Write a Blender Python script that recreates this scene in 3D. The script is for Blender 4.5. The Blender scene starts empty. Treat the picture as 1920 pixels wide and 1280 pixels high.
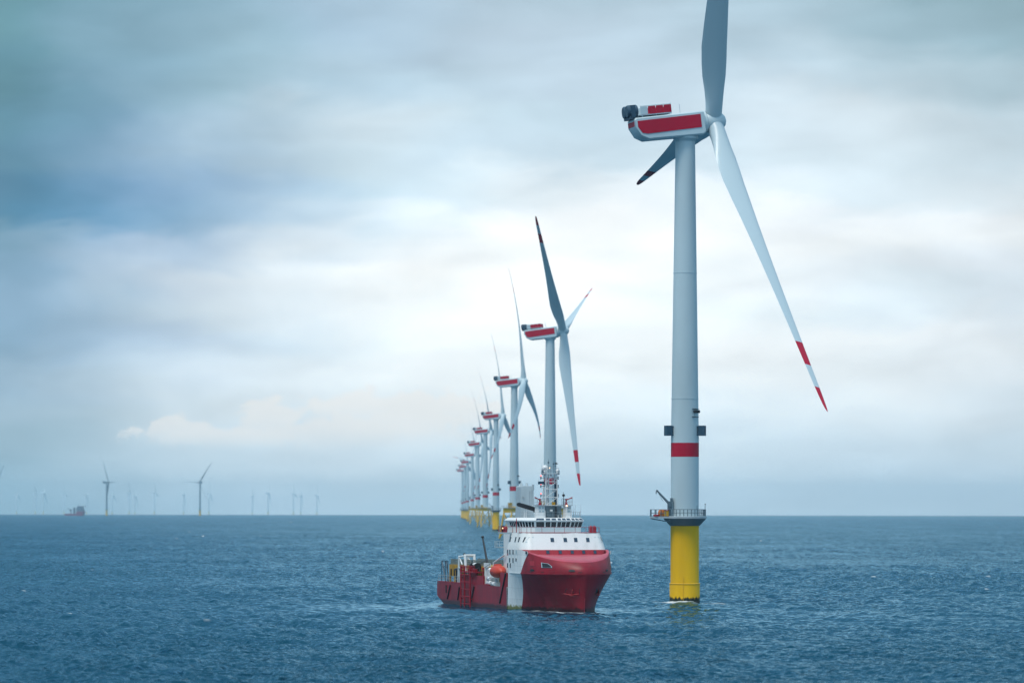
import bpy, math, random
import numpy as np
from mathutils import Matrix, Vector
random.seed(7)
R = math.radians
scene = bpy.context.scene
COL = scene.collection
CAM_H = 17.6
RE = 7.4e6                       # earth radius with refraction: the sea really curves away

def drop(x, y): return -(x*x + y*y) / (2*RE)

# ------------------------------------------------------------------ materials
def s2l(c):
    return tuple((v/255/12.92 if v/255 <= .04045 else ((v/255+.055)/1.055)**2.4) for v in c)

def new_mat(name):
    m = bpy.data.materials.new(name); m.use_nodes = True
    nt = m.node_tree; b = nt.nodes['Principled BSDF']
    return m, nt, b

def paint(name, col, rough=.45, var=.12, scale=.35, stretch=(1, 1, .25), metal=0.0, spec=.5):
    """painted steel with faint weathering streaks"""
    m, nt, b = new_mat(name); N = nt.nodes; L = nt.links
    tc = N.new('ShaderNodeTexCoord'); mp = N.new('ShaderNodeMapping'); mp.inputs['Scale'].default_value = stretch
    L.new(tc.outputs['Object'], mp.inputs['Vector'])
    n = N.new('ShaderNodeTexNoise'); n.inputs['Scale'].default_value = scale; n.inputs['Detail'].default_value = 6
    L.new(mp.outputs[0], n.inputs['Vector'])
    mr = N.new('ShaderNodeMapRange'); mr.inputs['From Min'].default_value = .3; mr.inputs['From Max'].default_value = .7
    mr.inputs['To Min'].default_value = 1-var; mr.inputs['To Max'].default_value = 1+var*.35
    L.new(n.outputs['Fac'], mr.inputs['Value'])
    mx = N.new('ShaderNodeVectorMath'); mx.operation = 'SCALE'; mx.inputs[0].default_value = col[:3]
    L.new(mr.outputs[0], mx.inputs['Scale']); L.new(mx.outputs[0], b.inputs['Base Color'])
    b.inputs['Roughness'].default_value = rough; b.inputs['Metallic'].default_value = metal
    b.inputs['Specular IOR Level'].default_value = spec
    return m

M = {}
M['white']   = paint('turbine_white_paint', (.56, .69, .74), .42, .15, .12, (1, 1, .3))
M['blade']   = paint('blade_white_paint', (.53, .65, .70), .35, .06, .08)
M['red']     = paint('turbine_red_paint', (.52, .003, .036), .5, .12, .2, (1, 1, .25), 0, .25)
M['under']   = paint('steel_grey_paint', (.10, .16, .20), .5, .15, .5)
M['grey']    = paint('light_grey_paint', (.42, .50, .54), .5, .15, .5)
M['navbox']  = paint('dark_blue_box_paint', (.02, .07, .12), .5, .1, 1)
M['dark']    = paint('black_paint', (.012, .014, .02), .5, .2, 1)
M['glass']   = paint('dark_window_glass', (.006, .012, .022), .08, .1, .5)
M['pane']    = paint('side_window_glass', (.03, .06, .10), .10, .1, .5)
M['greypane'] = paint('shuttered_window', (.36, .50, .55), .5, .1, 1)
M['yellow']  = paint('jacket_yellow_paint', (.72, .42, .012), .5, .14, .3)
M['hazeyellow'] = paint('hazed_pile_yellow', (.75, .68, .45), .5, .1, .3)  # pile yellow paled, distance haze painted into the colour
M['orange']  = paint('orange_fabric', (.70, .20, .03), .7, .2, 2)
M['lifeboat'] = paint('lifeboat_orange', (.56, .045, .014), .5, .12, .8)
M['shipwhite'] = paint('ship_white_paint', (.78, .80, .80), .42, .07, .35, (1, 1, .2))
M['foredeck'] = paint('foredeck_sheen_red', (.48, .055, .09), .4, .15, .5)  # ship red lightened to pink: sky sheen on the upward deck painted in
M['shipred'] = paint('ship_red_paint', (.33, .005, .020), .5, .15, .4, (1, 1, .3), 0, .25)
M['deckred'] = paint('deck_red_paint', (.40, .022, .03), .55, .2, .6)
M['deckgreen'] = paint('deck_grey_green', (.12, .16, .15), .7, .25, .6)
M['rail']    = paint('railing_grey_paint', (.34, .40, .44), .5, .1, 1)
M['railred'] = paint('railing_red_paint', (.38, .012, .03), .5, .1, 1)
M['shipyellow'] = paint('deck_gear_yellow', (.52, .28, .01), .55, .25, .7)
M['mesh']    = paint('galvanised_fence', (.15, .18, .17), .6, .3, 2)
M['canister'] = paint('raft_canister_white', (.72, .76, .78), .35, .06, 1)
M['farhaze'] = paint('hazed_turbine_white', (.78, .90, .97), .5, .05, .1)  # turbine white paled further, so fading into the hazy sky is painted in
M['farshade'] = paint('shaded_turbine_white', (.20, .30, .36), .5, .05, .1)  # turbine white darkened: shaded side of the distant towers painted in
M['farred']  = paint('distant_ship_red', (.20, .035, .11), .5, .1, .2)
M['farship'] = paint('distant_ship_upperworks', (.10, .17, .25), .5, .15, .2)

def lamp_mat(name, col, strength):
    m, nt, b = new_mat(name)
    b.inputs['Base Color'].default_value = (*col, 1)
    b.inputs['Emission Color'].default_value = (*col, 1); b.inputs['Emission Strength'].default_value = strength
    return m
M['lampred'] = lamp_mat('red_signal_lamp', (1, .08, .05), 3)
M['lampwarm'] = lamp_mat('warm_deck_lamp', (1, .62, .35), 4)

def growth_mat(name, col):
    """yellow paint with a ragged dark band of weed at the waterline, a seam and runs"""
    m, nt, b = new_mat(name); N = nt.nodes; L = nt.links
    tc = N.new('ShaderNodeTexCoord'); sx = N.new('ShaderNodeSeparateXYZ'); L.new(tc.outputs['Object'], sx.inputs[0])
    mp = N.new('ShaderNodeMapping'); mp.inputs['Scale'].default_value = (1, 1, .12); L.new(tc.outputs['Object'], mp.inputs['Vector'])
    n = N.new('ShaderNodeTexNoise'); n.inputs['Scale'].default_value = 1.6; n.inputs['Detail'].default_value = 7; n.inputs['Roughness'].default_value = .7
    L.new(mp.outputs[0], n.inputs['Vector'])
    a = N.new('ShaderNodeMath'); a.operation = 'MULTIPLY_ADD'; a.inputs[1].default_value = 2.6; a.inputs[2].default_value = -.15
    L.new(n.outputs['Fac'], a.inputs[0])
    d = N.new('ShaderNodeMath'); d.operation = 'SUBTRACT'; L.new(a.outputs[0], d.inputs[0]); L.new(sx.outputs['Z'], d.inputs[1])
    mr = N.new('ShaderNodeMapRange'); mr.inputs['From Min'].default_value = -.12; mr.inputs['From Max'].default_value = .12; L.new(d.outputs[0], mr.inputs['Value'])
    n2 = N.new('ShaderNodeTexNoise'); n2.inputs['Scale'].default_value = .35; n2.inputs['Detail'].default_value = 6; L.new(mp.outputs[0], n2.inputs['Vector'])
    cr = N.new('ShaderNodeValToRGB'); cr.color_ramp.elements[0].position = .3; cr.color_ramp.elements[1].position = .75
    cr.color_ramp.elements[0].color = (col[0]*.84, col[1]*.80, col[2], 1); cr.color_ramp.elements[1].color = (*col, 1)
    L.new(n2.outputs['Fac'], cr.inputs[0])
    mx = N.new('ShaderNodeMix'); mx.data_type = 'RGBA'; mx.inputs[7].default_value = (.012, .018, .010, 1)
    L.new(mr.outputs[0], mx.inputs[0]); L.new(cr.outputs[0], mx.inputs[6]); L.new(mx.outputs[2], b.inputs['Base Color'])
    b.inputs['Roughness'].default_value = .55; b.inputs['Specular IOR Level'].default_value = .22
    return m
M['pile'] = growth_mat('monopile_yellow_paint', (.86, .50, .003))

def hull_mat():
    """red hull with the white block painted amidships, scuffs, stained waterline"""
    m, nt, b = new_mat('hull_red_white_paint'); N = nt.nodes; L = nt.links
    def math_(op, a, c=None, clamp=False):
        q = N.new('ShaderNodeMath'); q.operation = op; q.use_clamp = clamp
        for i, v in enumerate((a, c)):
            if v is None: continue
            if isinstance(v, (int, float)): q.inputs[i].default_value = v
            else: L.new(v, q.inputs[i])
        return q.outputs[0]
    tc = N.new('ShaderNodeTexCoord'); s = N.new('ShaderNodeSeparateXYZ'); L.new(tc.outputs['Object'], s.inputs[0])
    x, z = s.outputs['X'], s.outputs['Z']
    fb = math_('ADD', math_('ADD', math_('MULTIPLY', math_('MAXIMUM', math_('SUBTRACT', z, 6.4), 0), .77), math_('MULTIPLY', math_('MINIMUM', z, 6.4), .656)), -16.2)
    w = math_('MULTIPLY', math_('GREATER_THAN', x, -21.1), math_('LESS_THAN', x, fb))
    mp = N.new('ShaderNodeMapping'); mp.inputs['Scale'].default_value = (1, 1, .2); L.new(tc.outputs['Object'], mp.inputs['Vector'])
    n = N.new('ShaderNodeTexNoise'); n.inputs['Scale'].default_value = .55; n.inputs['Detail'].default_value = 7; L.new(mp.outputs[0], n.inputs['Vector'])
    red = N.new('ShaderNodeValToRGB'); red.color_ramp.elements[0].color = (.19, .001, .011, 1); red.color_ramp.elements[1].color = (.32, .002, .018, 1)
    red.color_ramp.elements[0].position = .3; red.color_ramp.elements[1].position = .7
    L.new(n.outputs['Fac'], red.inputs[0])
    wh = N.new('ShaderNodeValToRGB'); wh.color_ramp.elements[0].color = (.62, .68, .70, 1); wh.color_ramp.elements[1].color = (.80, .82, .82, 1)
    wh.color_ramp.elements[0].position = .3; wh.color_ramp.elements[1].position = .6
    L.new(n.outputs['Fac'], wh.inputs[0])
    mx = N.new('ShaderNodeMix'); mx.data_type = 'RGBA'; L.new(w, mx.inputs[0]); L.new(red.outputs[0], mx.inputs[6]); L.new(wh.outputs[0], mx.inputs[7])
    # weed and rust close to the water
    n2 = N.new('ShaderNodeTexNoise'); n2.inputs['Scale'].default_value = 1.4; n2.inputs['Detail'].default_value = 6; L.new(tc.outputs['Object'], n2.inputs['Vector'])
    edge = math_('SUBTRACT', math_('MULTIPLY', n2.outputs['Fac'], 1.5), z)
    mr = N.new('ShaderNodeMapRange'); mr.inputs['From Min'].default_value = -.12; mr.inputs['From Max'].default_value = .25; L.new(edge, mr.inputs['Value'])
    foul = N.new('ShaderNodeMix'); foul.data_type = 'RGBA'; foul.inputs[6].default_value = (.05, .006, .01, 1); foul.inputs[7].default_value = (.22, .22, .07, 1)
    L.new(w, foul.inputs[0])
    m2 = N.new('ShaderNodeMix'); m2.data_type = 'RGBA'; L.new(mr.outputs[0], m2.inputs[0]); L.new(mx.outputs[2], m2.inputs[6]); L.new(foul.outputs[2], m2.inputs[7])
    # small pale scuffs low on the red bow
    v = N.new('ShaderNodeTexNoise'); v.inputs['Scale'].default_value = 2.2; v.inputs['Detail'].default_value = 3; L.new(tc.outputs['Object'], v.inputs['Vector'])
    sc = N.new('ShaderNodeMapRange'); sc.inputs['From Min'].default_value = .70; sc.inputs['From Max'].default_value = .76; L.new(v.outputs['Fac'], sc.inputs['Value'])
    low = N.new('ShaderNodeMapRange'); low.inputs['From Min'].default_value = 2.4; low.inputs['From Max'].default_value = 1.0; L.new(z, low.inputs['Value'])
    m3 = N.new('ShaderNodeMix'); m3.data_type = 'RGBA'; m3.inputs[7].default_value = (.45, .25, .26, 1)
    L.new(math_('MULTIPLY', math_('MULTIPLY', sc.outputs[0], low.outputs[0]), .7), m3.inputs[0]); L.new(m2.outputs[2], m3.inputs[6])
    bk = N.new('ShaderNodeTexBrick'); bk.inputs['Scale'].default_value = 1; bk.inputs['Brick Width'].default_value = 5.6; bk.inputs['Row Height'].default_value = 1.9; bk.inputs['Mortar Size'].default_value = .035; bk.inputs['Mortar Smooth'].default_value = .6
    bk.inputs['Color1'].default_value = (1, 1, 1, 1); bk.inputs['Color2'].default_value = (.93, .93, .93, 1); bk.inputs['Mortar'].default_value = (.70, .70, .70, 1)
    cxz = N.new('ShaderNodeCombineXYZ'); L.new(math_('ADD', x, math_('MULTIPLY', s.outputs['Y'], .7)), cxz.inputs[0]); L.new(z, cxz.inputs[1]); L.new(cxz.outputs[0], bk.inputs['Vector'])
    m4 = N.new('ShaderNodeMix'); m4.data_type = 'RGBA'; m4.blend_type = 'MULTIPLY'; m4.inputs[0].default_value = 1; L.new(m3.outputs[2], m4.inputs[6]); L.new(bk.outputs['Color'], m4.inputs[7])
    mpr = N.new('ShaderNodeMapping'); mpr.inputs['Scale'].default_value = (1, 1, .07); L.new(tc.outputs['Object'], mpr.inputs['Vector'])
    nr = N.new('ShaderNodeTexNoise'); nr.inputs['Scale'].default_value = 1.7; nr.inputs['Detail'].default_value = 5; L.new(mpr.outputs[0], nr.inputs['Vector'])
    rr = N.new('ShaderNodeMapRange'); rr.inputs['From Min'].default_value = .60; rr.inputs['From Max'].default_value = .74; rr.inputs['To Max'].default_value = .28; L.new(nr.outputs['Fac'], rr.inputs['Value'])
    m5 = N.new('ShaderNodeMix'); m5.data_type = 'RGBA'; m5.inputs[7].default_value = (.16, .075, .04, 1); L.new(rr.outputs[0], m5.inputs[0]); L.new(m4.outputs[2], m5.inputs[6])
    L.new(m5.outputs[2], b.inputs['Base Color']); b.inputs['Roughness'].default_value = .44; b.inputs['Specular IOR Level'].default_value = .36
    return m
M['hull'] = hull_mat()

def house_mat():
    """white deckhouse whose foot, below the paint line, is red"""
    m, nt, b = new_mat('deckhouse_white_paint'); N = nt.nodes; L = nt.links
    tc = N.new('ShaderNodeTexCoord'); s = N.new('ShaderNodeSeparateXYZ'); L.new(tc.outputs['Object'], s.inputs[0])
    lt = N.new('ShaderNodeMath'); lt.operation = 'LESS_THAN'; lt.inputs[1].default_value = 10.36; L.new(s.outputs['Z'], lt.inputs[0])
    mp = N.new('ShaderNodeMapping'); mp.inputs['Scale'].default_value = (1, 1, .12); L.new(tc.outputs['Object'], mp.inputs['Vector'])
    n = N.new('ShaderNodeTexNoise'); n.inputs['Scale'].default_value = .9; n.inputs['Detail'].default_value = 7; L.new(mp.outputs[0], n.inputs['Vector'])
    wh = N.new('ShaderNodeValToRGB'); wh.color_ramp.elements[0].color = (.70, .72, .70, 1); wh.color_ramp.elements[1].color = (.82, .83, .82, 1)
    wh.color_ramp.elements[0].position = .28; wh.color_ramp.elements[1].position = .5
    L.new(n.outputs['Fac'], wh.inputs[0])
    mx = N.new('ShaderNodeMix'); mx.data_type = 'RGBA'; mx.inputs[7].default_value = (.36, .008, .022, 1)
    L.new(lt.outputs[0], mx.inputs[0]); L.new(wh.outputs[0], mx.inputs[6]); L.new(mx.outputs[2], b.inputs['Base Color'])
    b.inputs['Roughness'].default_value = .42
    return m
M['house'] = house_mat()

# ------------------------------------------------------------------ mesh builder
class MB:
    def __init__(s): s.v, s.f, s.m = [], [], []
    def add(s, vs, fs, mi=0):
        o = len(s.v); s.v += [tuple(p) for p in vs]; s.f += [tuple(i+o for i in f) for f in fs]; s.m += [mi]*len(fs); return s
    def box(s, a, b, mi=0):
        (x0, y0, z0), (x1, y1, z1) = a, b
        return s.add([(x0,y0,z0),(x1,y0,z0),(x1,y1,z0),(x0,y1,z0),(x0,y0,z1),(x1,y0,z1),(x1,y1,z1),(x0,y1,z1)],
                     [(3,2,1,0),(4,5,6,7),(0,1,5,4),(1,2,6,5),(2,3,7,6),(3,0,4,7)], mi)
    def bar(s, a, b, r0, r1=None, n=8, mi=0):
        a, b = Vector(a), Vector(b); r1 = r0 if r1 is None else r1
        d = (b-a).normalized(); u = d.orthogonal().normalized(); w = d.cross(u)
        vs = [];
        for c, r in ((a, r0), (b, r1)):
            for i in range(n):
                t = 2*math.pi*(i+.5)/n; vs.append(c + u*(r*math.cos(t)) + w*(r*math.sin(t)))
        fs = [(i, (i+1) % n, n+(i+1) % n, n+i) for i in range(n)] + [tuple(range(n-1, -1, -1)), tuple(range(n, 2*n))]
        return s.add(vs, fs, mi)
    def lathe(s, prof, n=48, mi=0, c=(0, 0, 0), axis='z', caps=True):
        vs = []
        for r, z in prof:
            for i in range(n):
                t = 2*math.pi*i/n; p = (r*math.cos(t), r*math.sin(t), z)
                if axis == 'x': p = (z, p[0], p[1])
                vs.append((p[0]+c[0], p[1]+c[1], p[2]+c[2]))
        k = len(prof)
        fs = [(j*n+i, j*n+(i+1) % n, (j+1)*n+(i+1) % n, (j+1)*n+i) for j in range(k-1) for i in range(n)]
        if caps: fs += [tuple(range(n-1, -1, -1)), tuple(range((k-1)*n, k*n))]
        return s.add(vs, fs, mi)
    def sphere(s, c, r, n=16, mi=0, sz=(1, 1, 1)):
        vs = []; k = n//2
        for j in range(k+1):
            a = math.pi*j/k - math.pi/2
            for i in range(n):
                t = 2*math.pi*i/n
                vs.append((c[0]+r*sz[0]*math.cos(a)*math.cos(t), c[1]+r*sz[1]*math.cos(a)*math.sin(t), c[2]+r*sz[2]*math.sin(a)))
        return s.add(vs, [(j*n+i, j*n+(i+1) % n, (j+1)*n+(i+1) % n, (j+1)*n+i) for j in range(k) for i in range(n)], mi)
    def prism(s, poly, lo, hi, plane='xz', mi=0):
        """poly in two axes extruded along the third between lo and hi"""
        n = len(poly)
        def P(q, w): return {'xz': (q[0], w, q[1]), 'xy': (q[0], q[1], w), 'yz': (w, q[0], q[1])}[plane]
        vs = [P(q, lo) for q in poly] + [P(q, hi) for q in poly]
        return s.add(vs, [tuple(range(n)), tuple(range(2*n-1, n-1, -1))] + [(i, n+i, n+(i+1) % n, (i+1) % n) for i in range(n)], mi)
    def loft(s, rings, closed=True, cap0=False, cap1=False, mi=0):
        n = len(rings[0]); vs = [p for r in rings for p in r]; fs = []
        for j in range(len(rings)-1):
            for i in range(n if closed else n-1):
                k = (i+1) % n; fs.append((j*n+i, j*n+k, (j+1)*n+k, (j+1)*n+i))
        if cap0: fs.append(tuple(range(n-1, -1, -1)))
        if cap1: fs.append(tuple(range((len(rings)-1)*n, len(rings)*n)))
        return s.add(vs, fs, mi)
    def rail(s, pts, h=1.1, every=1.6, r=.025, mids=2, closed=False, mi=0, post=None):
        P = [Vector(p) for p in pts]
        if closed: P = P + [P[0]]
        for a, b in zip(P[:-1], P[1:]):
            n = max(1, round((b-a).length/every))
            for i in range(n): s.bar(a+(b-a)*(i/n), a+(b-a)*(i/n)+Vector((0, 0, h)), post or r*1.3, n=5, mi=mi)
            for k in range(1, mids+1):
                z = Vector((0, 0, h*k/mids)); s.bar(a+z, b+z, r, n=5, mi=mi)
        if not closed: s.bar(P[-1], P[-1]+Vector((0, 0, h)), post or r*1.3, n=5, mi=mi)
        return s
    def mesh(s, name, mats, fix=True, angle=35):
        me = bpy.data.meshes.new(name); me.from_pydata(s.v, [], s.f)
        for m in mats: me.materials.append(m)
        me.polygons.foreach_set('material_index', s.m)
        if fix:
            import bmesh
            bm = bmesh.new(); bm.from_mesh(me)
            bmesh.ops.dissolve_degenerate(bm, dist=1e-5, edges=bm.edges)
            bmesh.ops.recalc_face_normals(bm, faces=bm.faces); bm.to_mesh(me); bm.free()
        me.polygons.foreach_set('use_smooth', [True]*len(me.polygons)); me.set_sharp_from_angle(angle=R(angle))
        me.update(); return me
    def obj(s, name, mats, parent=None, **kw):
        return link(name, s.mesh(name, mats if isinstance(mats, list) else [mats], **kw), parent)

def link(name, data, parent=None):
    o = bpy.data.objects.new(name, data); COL.objects.link(o)
    if parent is not None: o.parent = parent
    return o

def tag(o, label=None, cat=None, group=None, kind=None):
    for k, v in (('label', label), ('category', cat), ('group', group), ('kind', kind)):
        if v: o[k] = v
    return o

def thing(name, label, cat, loc=(0, 0, 0), rz=0, group=None):
    o = link(name, None); o.location = loc; o.rotation_euler = (0, 0, rz); return tag(o, label, cat, group)

CACHE = {}
def cached(key, maker):
    if key not in CACHE: CACHE[key] = maker()
    return CACHE[key]

# ------------------------------------------------------------------ wind turbines
HUB = 87.7; DECK = 15.9

def blade_mesh(pitch, cone, bend, far=False, RB=64.0):
    b = MB()
    st = [1.2, 2.5, 4, 6, 8.5, 11, 14, 18, 23, 28, 33, 38, 43, 47.5, 49.3, 49.35, 52, 54.2, 54.25, 56.6, 58.9, 58.95, 61, 62.5, 63.4, 63.8, 64.0]
    if far: st = [1.2, 4, 9, 14, 23, 33, 43, 49.3, 54.2, 58.9, 62.5, 64.0]
    n = 16; rings = []
    ch = np.interp(st, [0, 2.5, 5, 9, 13, 18, 25, 35, 45, 55, 60, 63, 63.6, 64], [3.1, 3.1, 3.4, 4.5, 4.75, 4.35, 3.6, 2.75, 2.1, 1.55, 1.25, .8, .5, .12])
    th = np.interp(st, [0, 3, 8, 14, 25, 40, 64], [1., 1., .55, .36, .26, .20, .16])
    tw = np.interp(st, [0, 8, 14, 25, 40, 55, 64], [15, 15, 12, 7, 3, 0, -1])
    ax = np.interp(st, [0, 3, 9, 14, 64], [.5, .5, .40, .34, .30])
    for r, c, t, w, a0 in zip(st, ch, th, tw, ax):
        g = R(pitch+w); u = Vector((math.cos(g), math.sin(g), 0)); nrm = Vector((-math.sin(g), math.cos(g), 0))
        yo = r*math.sin(R(cone)) - bend*(r/64.0)**2.3
        ring = []
        for i in range(n):
            q = 2*math.pi*i/n; xc = .5*(1+math.cos(q))      # 0 = LE .. 1 = TE
            foil = 5*.6*(.2969*math.sqrt(xc)-.126*xc-.3516*xc**2+.2843*xc**3-.1015*xc**4)
            cir = abs(math.sin(q))*.5
            k = min(1, max(0, (t-.36)/.64)); y = (cir*k + foil*(1-k)*.83)*t*c*(1 if math.sin(q) >= 0 else -1)
            p = u*((a0-xc)*c) + nrm*y; ring.append((p.x, p.y+yo, r))
        rings.append(ring)
    b.loft(rings, cap0=True, cap1=True)
    b.v = [(x, y, z if z < 2 else 2+(z-2)*(RB-2)/62.0) for x, y, z in b.v]
    zc = [2+(sum(b.v[i][2] for i in f)/len(f)-2)*62.0/(RB-2) for f in b.f]
    b.m = [1 if (49.3 < z < 54.22 or z > 58.92) else 0 for z in zc]
    return b.mesh('blade', [far if far else M['blade'], M['red'] if not far else far])

def nacelle_mesh():
    b = MB(); prof = [(-10.2, .2), (-10.2, 1.55), (-9.9, 1.8), (2.9, 2.0), (3.1, 1.8), (3.1, -1.9), (2.6, -2.3), (-7.9, -2.3), (-9.3, -1.5)]
    rings = []
    for y, k in ((-2.6, .90), (-2.35, 1.), (2.35, 1.), (2.6, .90)):
        rings.append([(-3.5+(x+3.5)*(.985 if k < 1 else 1), y, z*k) for x, z in prof])
    b.loft(rings, cap0=True, cap1=True)
    b.lathe([(2.2, 3.0), (2.2, 3.7), (1.9, 3.9)], 24, axis='x')      # main bearing collar
    return b.mesh('nacelle', [M['white']])

def redpanel_mesh():
    b = MB(); poly = [(-9.7, .15), (-9.7, 1.2), (2.3, 1.45), (2.3, -.95), (-8.0, -1.25), (-9.0, -1.0)]
    b.prism(poly, -2.68, -2.55); b.prism(poly, 2.55, 2.68)
    b.prism([(-2.1, .3), (2.1, .3), (2.1, 1.2), (-2.1, 1.2)], -10.27, -10.15, 'yz')
    return b.mesh('side_panel', [M['red']])

def cooler_mesh():
    b = MB()
    b.box((-10.9, -2.2, 1.7), (-10.0, 2.2, 2.2))
    for y in (-1.15, 1.15):
        b.lathe([(1.0, -11.2), (1.15, -11.0), (1.15, -9.4), (1.0, -9.2)], 20, c=(0, y, 3.15), axis='x')
    b.box((-10.6, -2.3, 2.0), (-9.8, 2.3, 4.2))
    return b.mesh('cooler', [M['navbox']])

def hoist_mesh():
    b = MB(); b.box((-8.9, -2.3, 2.15), (-3.0, 2.3, 2.32))
    for x in (-8.5, -5.9, -3.4):
        for y in (-2, 2): b.bar((x, y, 1.5), (x, y, 2.2), .09, n=6)
    for y in (-2.3, 2.3):
        for i in range(4):
            x0 = -8.9+i*1.475; b.box((x0+.06, y-.04, 2.35), (x0+1.41, y+.04, 3.75), 1 if i % 2 or i == 2 else 0)
        b.bar((-8.9, y, 3.85), (-3.0, y, 3.85), .06, n=6)
    b.box((-3.04, -2.2, 2.35), (-2.96, 2.2, 3.7), 1)
    b.bar((-2.0, 1.5, 1.9), (-2.0, 1.5, 4.4), .05, n=6); b.bar((-1.2, -1.5, 1.9), (-1.2, -1.5, 3.7), .05, n=6)
    return b.mesh('hoist_platform', [M['white'], M['red']])

def hub_mesh():
    b = MB(); b.lathe([(1.75, 3.7), (2.0, 4.2), (2.05, 5.3), (1.95, 6.1), (1.6, 6.9), (.95, 7.5), (.3, 7.75), (.02, 7.8)], 28, axis='x')
    return b.mesh('hub', [M['white']])

def tower_mesh(rb, rt, z0=DECK, zt=85.2):
    b = MB(); H = zt-z0
    def rad(z): return rb+(rt-rb)*max(0, (z-z0-14)/(H-14))**1.0
    zs = [z0, 26.85, 29.45] + [30+ (zt-30)*i/10 for i in range(11)]
    prof = []
    b.lathe([(rad(z), z) for z in zs], 64)
    for z in (z0+.12, 37.5, 60.5): b.lathe([(rad(z)-.02, z-.09), (rad(z)+.035, z-.09), (rad(z)+.035, z+.09), (rad(z)-.02, z+.09)], 64, caps=False)
    b.lathe([(rt+.0, zt-.7), (rt+.55, zt-.15), (rt+.55, zt+.35), (rt, zt+.35)], 40)   # yaw deck
    return b.mesh('tower', [M['white']])

def band_mesh(rb): 
    b = MB(); b.lathe([(rb-.02, 26.85), (rb+.012, 26.85), (rb+.012, 29.4), (rb-.02, 29.4)], 64, caps=False); return b.mesh('red_band', [M['red']])

def navbox_mesh(rb):
    b = MB(); b.box((rb-.3, -.7, 30.75), (rb+.25, .7, 30.95)); b.box((rb-.3, -.7, 32.25), (rb+.25, .7, 32.45))
    b.box((rb+.15, -.75, 30.7), (rb+1.25, .75, 32.55)); b.bar((rb-.2, .55, 30.9), (rb+.3, .55, 32.3), .06, n=6); b.bar((rb-.2, -.55, 30.9), (rb+.3, -.55, 32.3), .06, n=6)
    return b.mesh('beacon_box', [M['navbox']])

def lamp_pair_mesh(rb):
    b = MB(); 
    for y in (-.42, .42):
        b.lathe([(.16, rb-.2), (.27, rb+.0), (.30, rb+.45), (.2, rb+.5)], 14, c=(0, y, 35.1), axis='x')
    b.box((rb-.2, -.85, 34.1), (rb+.08, .85, 34.2)); b.box((rb-.2, -.8, 35.55), (rb+.18, .8, 35.63))
    return b.mesh('lamp_pair', [M['dark']])

def platform_mesh():
    b = MB(); n = 48
    # conical skirt, round deck, rectangular crane apron to one side
    b.lathe([(2.72, 14.25), (2.78, 14.3), (3.85, 15.45), (3.85, 15.6)], n, mi=1)
    b.lathe([(3.95, 15.6), (3.95, 15.95), (3.9, 16.0)], n)
    b.box((-6.35, -2.6, 15.62), (-2.0, 1.8, 15.93))
    for y in (-2.2, -.4, 1.4): b.bar((-6.2, y, 15.55), (-2.5, y, 14.9), .09, n=6, mi=1)
    b.bar((-2.9, -2.2, 15.2), (-2.9, -2.2, 15.7), .1, n=6)
    return b.mesh('platform', [M['grey'], M['under']])

def platform_rail_mesh():
    b = MB(); pts = []
    for i in range(0, 27):
        t = R(-138+i*276/26); pts.append((3.8*math.cos(t), 3.8*math.sin(t), 15.98))
    b.rail(pts, 1.25, 1.0, .05, 2, post=.07)
    b.rail([(-2.7, -2.5, 15.95), (-6.25, -2.5, 15.95), (-6.25, 1.7, 15.95), (-2.8, 1.7, 15.95)], 1.25, .95, .05, 2, post=.085)
    b.bar((3.7, -.6, 16), (3.7, -.6, 18.1), .05, n=6); b.sphere((3.7, -.6, 18.2), .13, 8)
    b.bar((2.1, -3.2, 16), (2.1, -3.2, 18.0), .05, n=6)
    return b.mesh('railing', [M['under']])

def davit_mesh():
    b = MB(); b.bar((-2.85, -1.6, 15.95), (-2.85, -1.6, 17.2), .36, .33, 12); b.box((-3.25, -2.0, 17.15), (-2.45, -1.2, 18.7))
    b.box((-2.75, -1.95, 18.6), (-2.3, -1.25, 19.3))
    b.prism([(-3.1, 17.7), (-3.0, 18.7), (-2.6, 18.7), (-2.5, 17.7)], -2.1, -1.1)
    a, c = Vector((-3.0, -1.6, 18.35)), Vector((-5.05, -1.6, 20.55))
    b.bar(a, c, .26, .15, 8); b.bar(c+Vector((-.25, 0, .05)), c+Vector((.1, 0, .1)), .2, n=8); b.bar(c+Vector((-.25, 0, .05)), c+Vector((-.27, 0, -.5)), .09, n=6)
    b.bar(c+Vector((.1, 0, -.2)), (-4.1, -1.6, 18.8), .035, n=5)
    return b.mesh('davit_crane', [M['under']])

def pile_mesh(rb):
    b = MB(); r = rb*1.02
    b.lathe([(r+.16, -6), (r+.16, 3.55), (r+.10, 3.72), (r+.02, 3.74), (r, 3.80), (r, 14.3)], 64)
    return b.mesh('monopile', [M['pile']])

def collar_mesh(rb):
    b = MB(); r = rb*1.02
    b.lathe([(r+.14, 3.52), (r+.21, 3.56), (r+.21, 3.68), (r+.12, 3.76)], 64, caps=False)
    b.box((-.42, -r-.20, -1), (-.36, -r-.12, 5.2)); 
    return b.mesh('collar', [M['yellow']])

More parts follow.
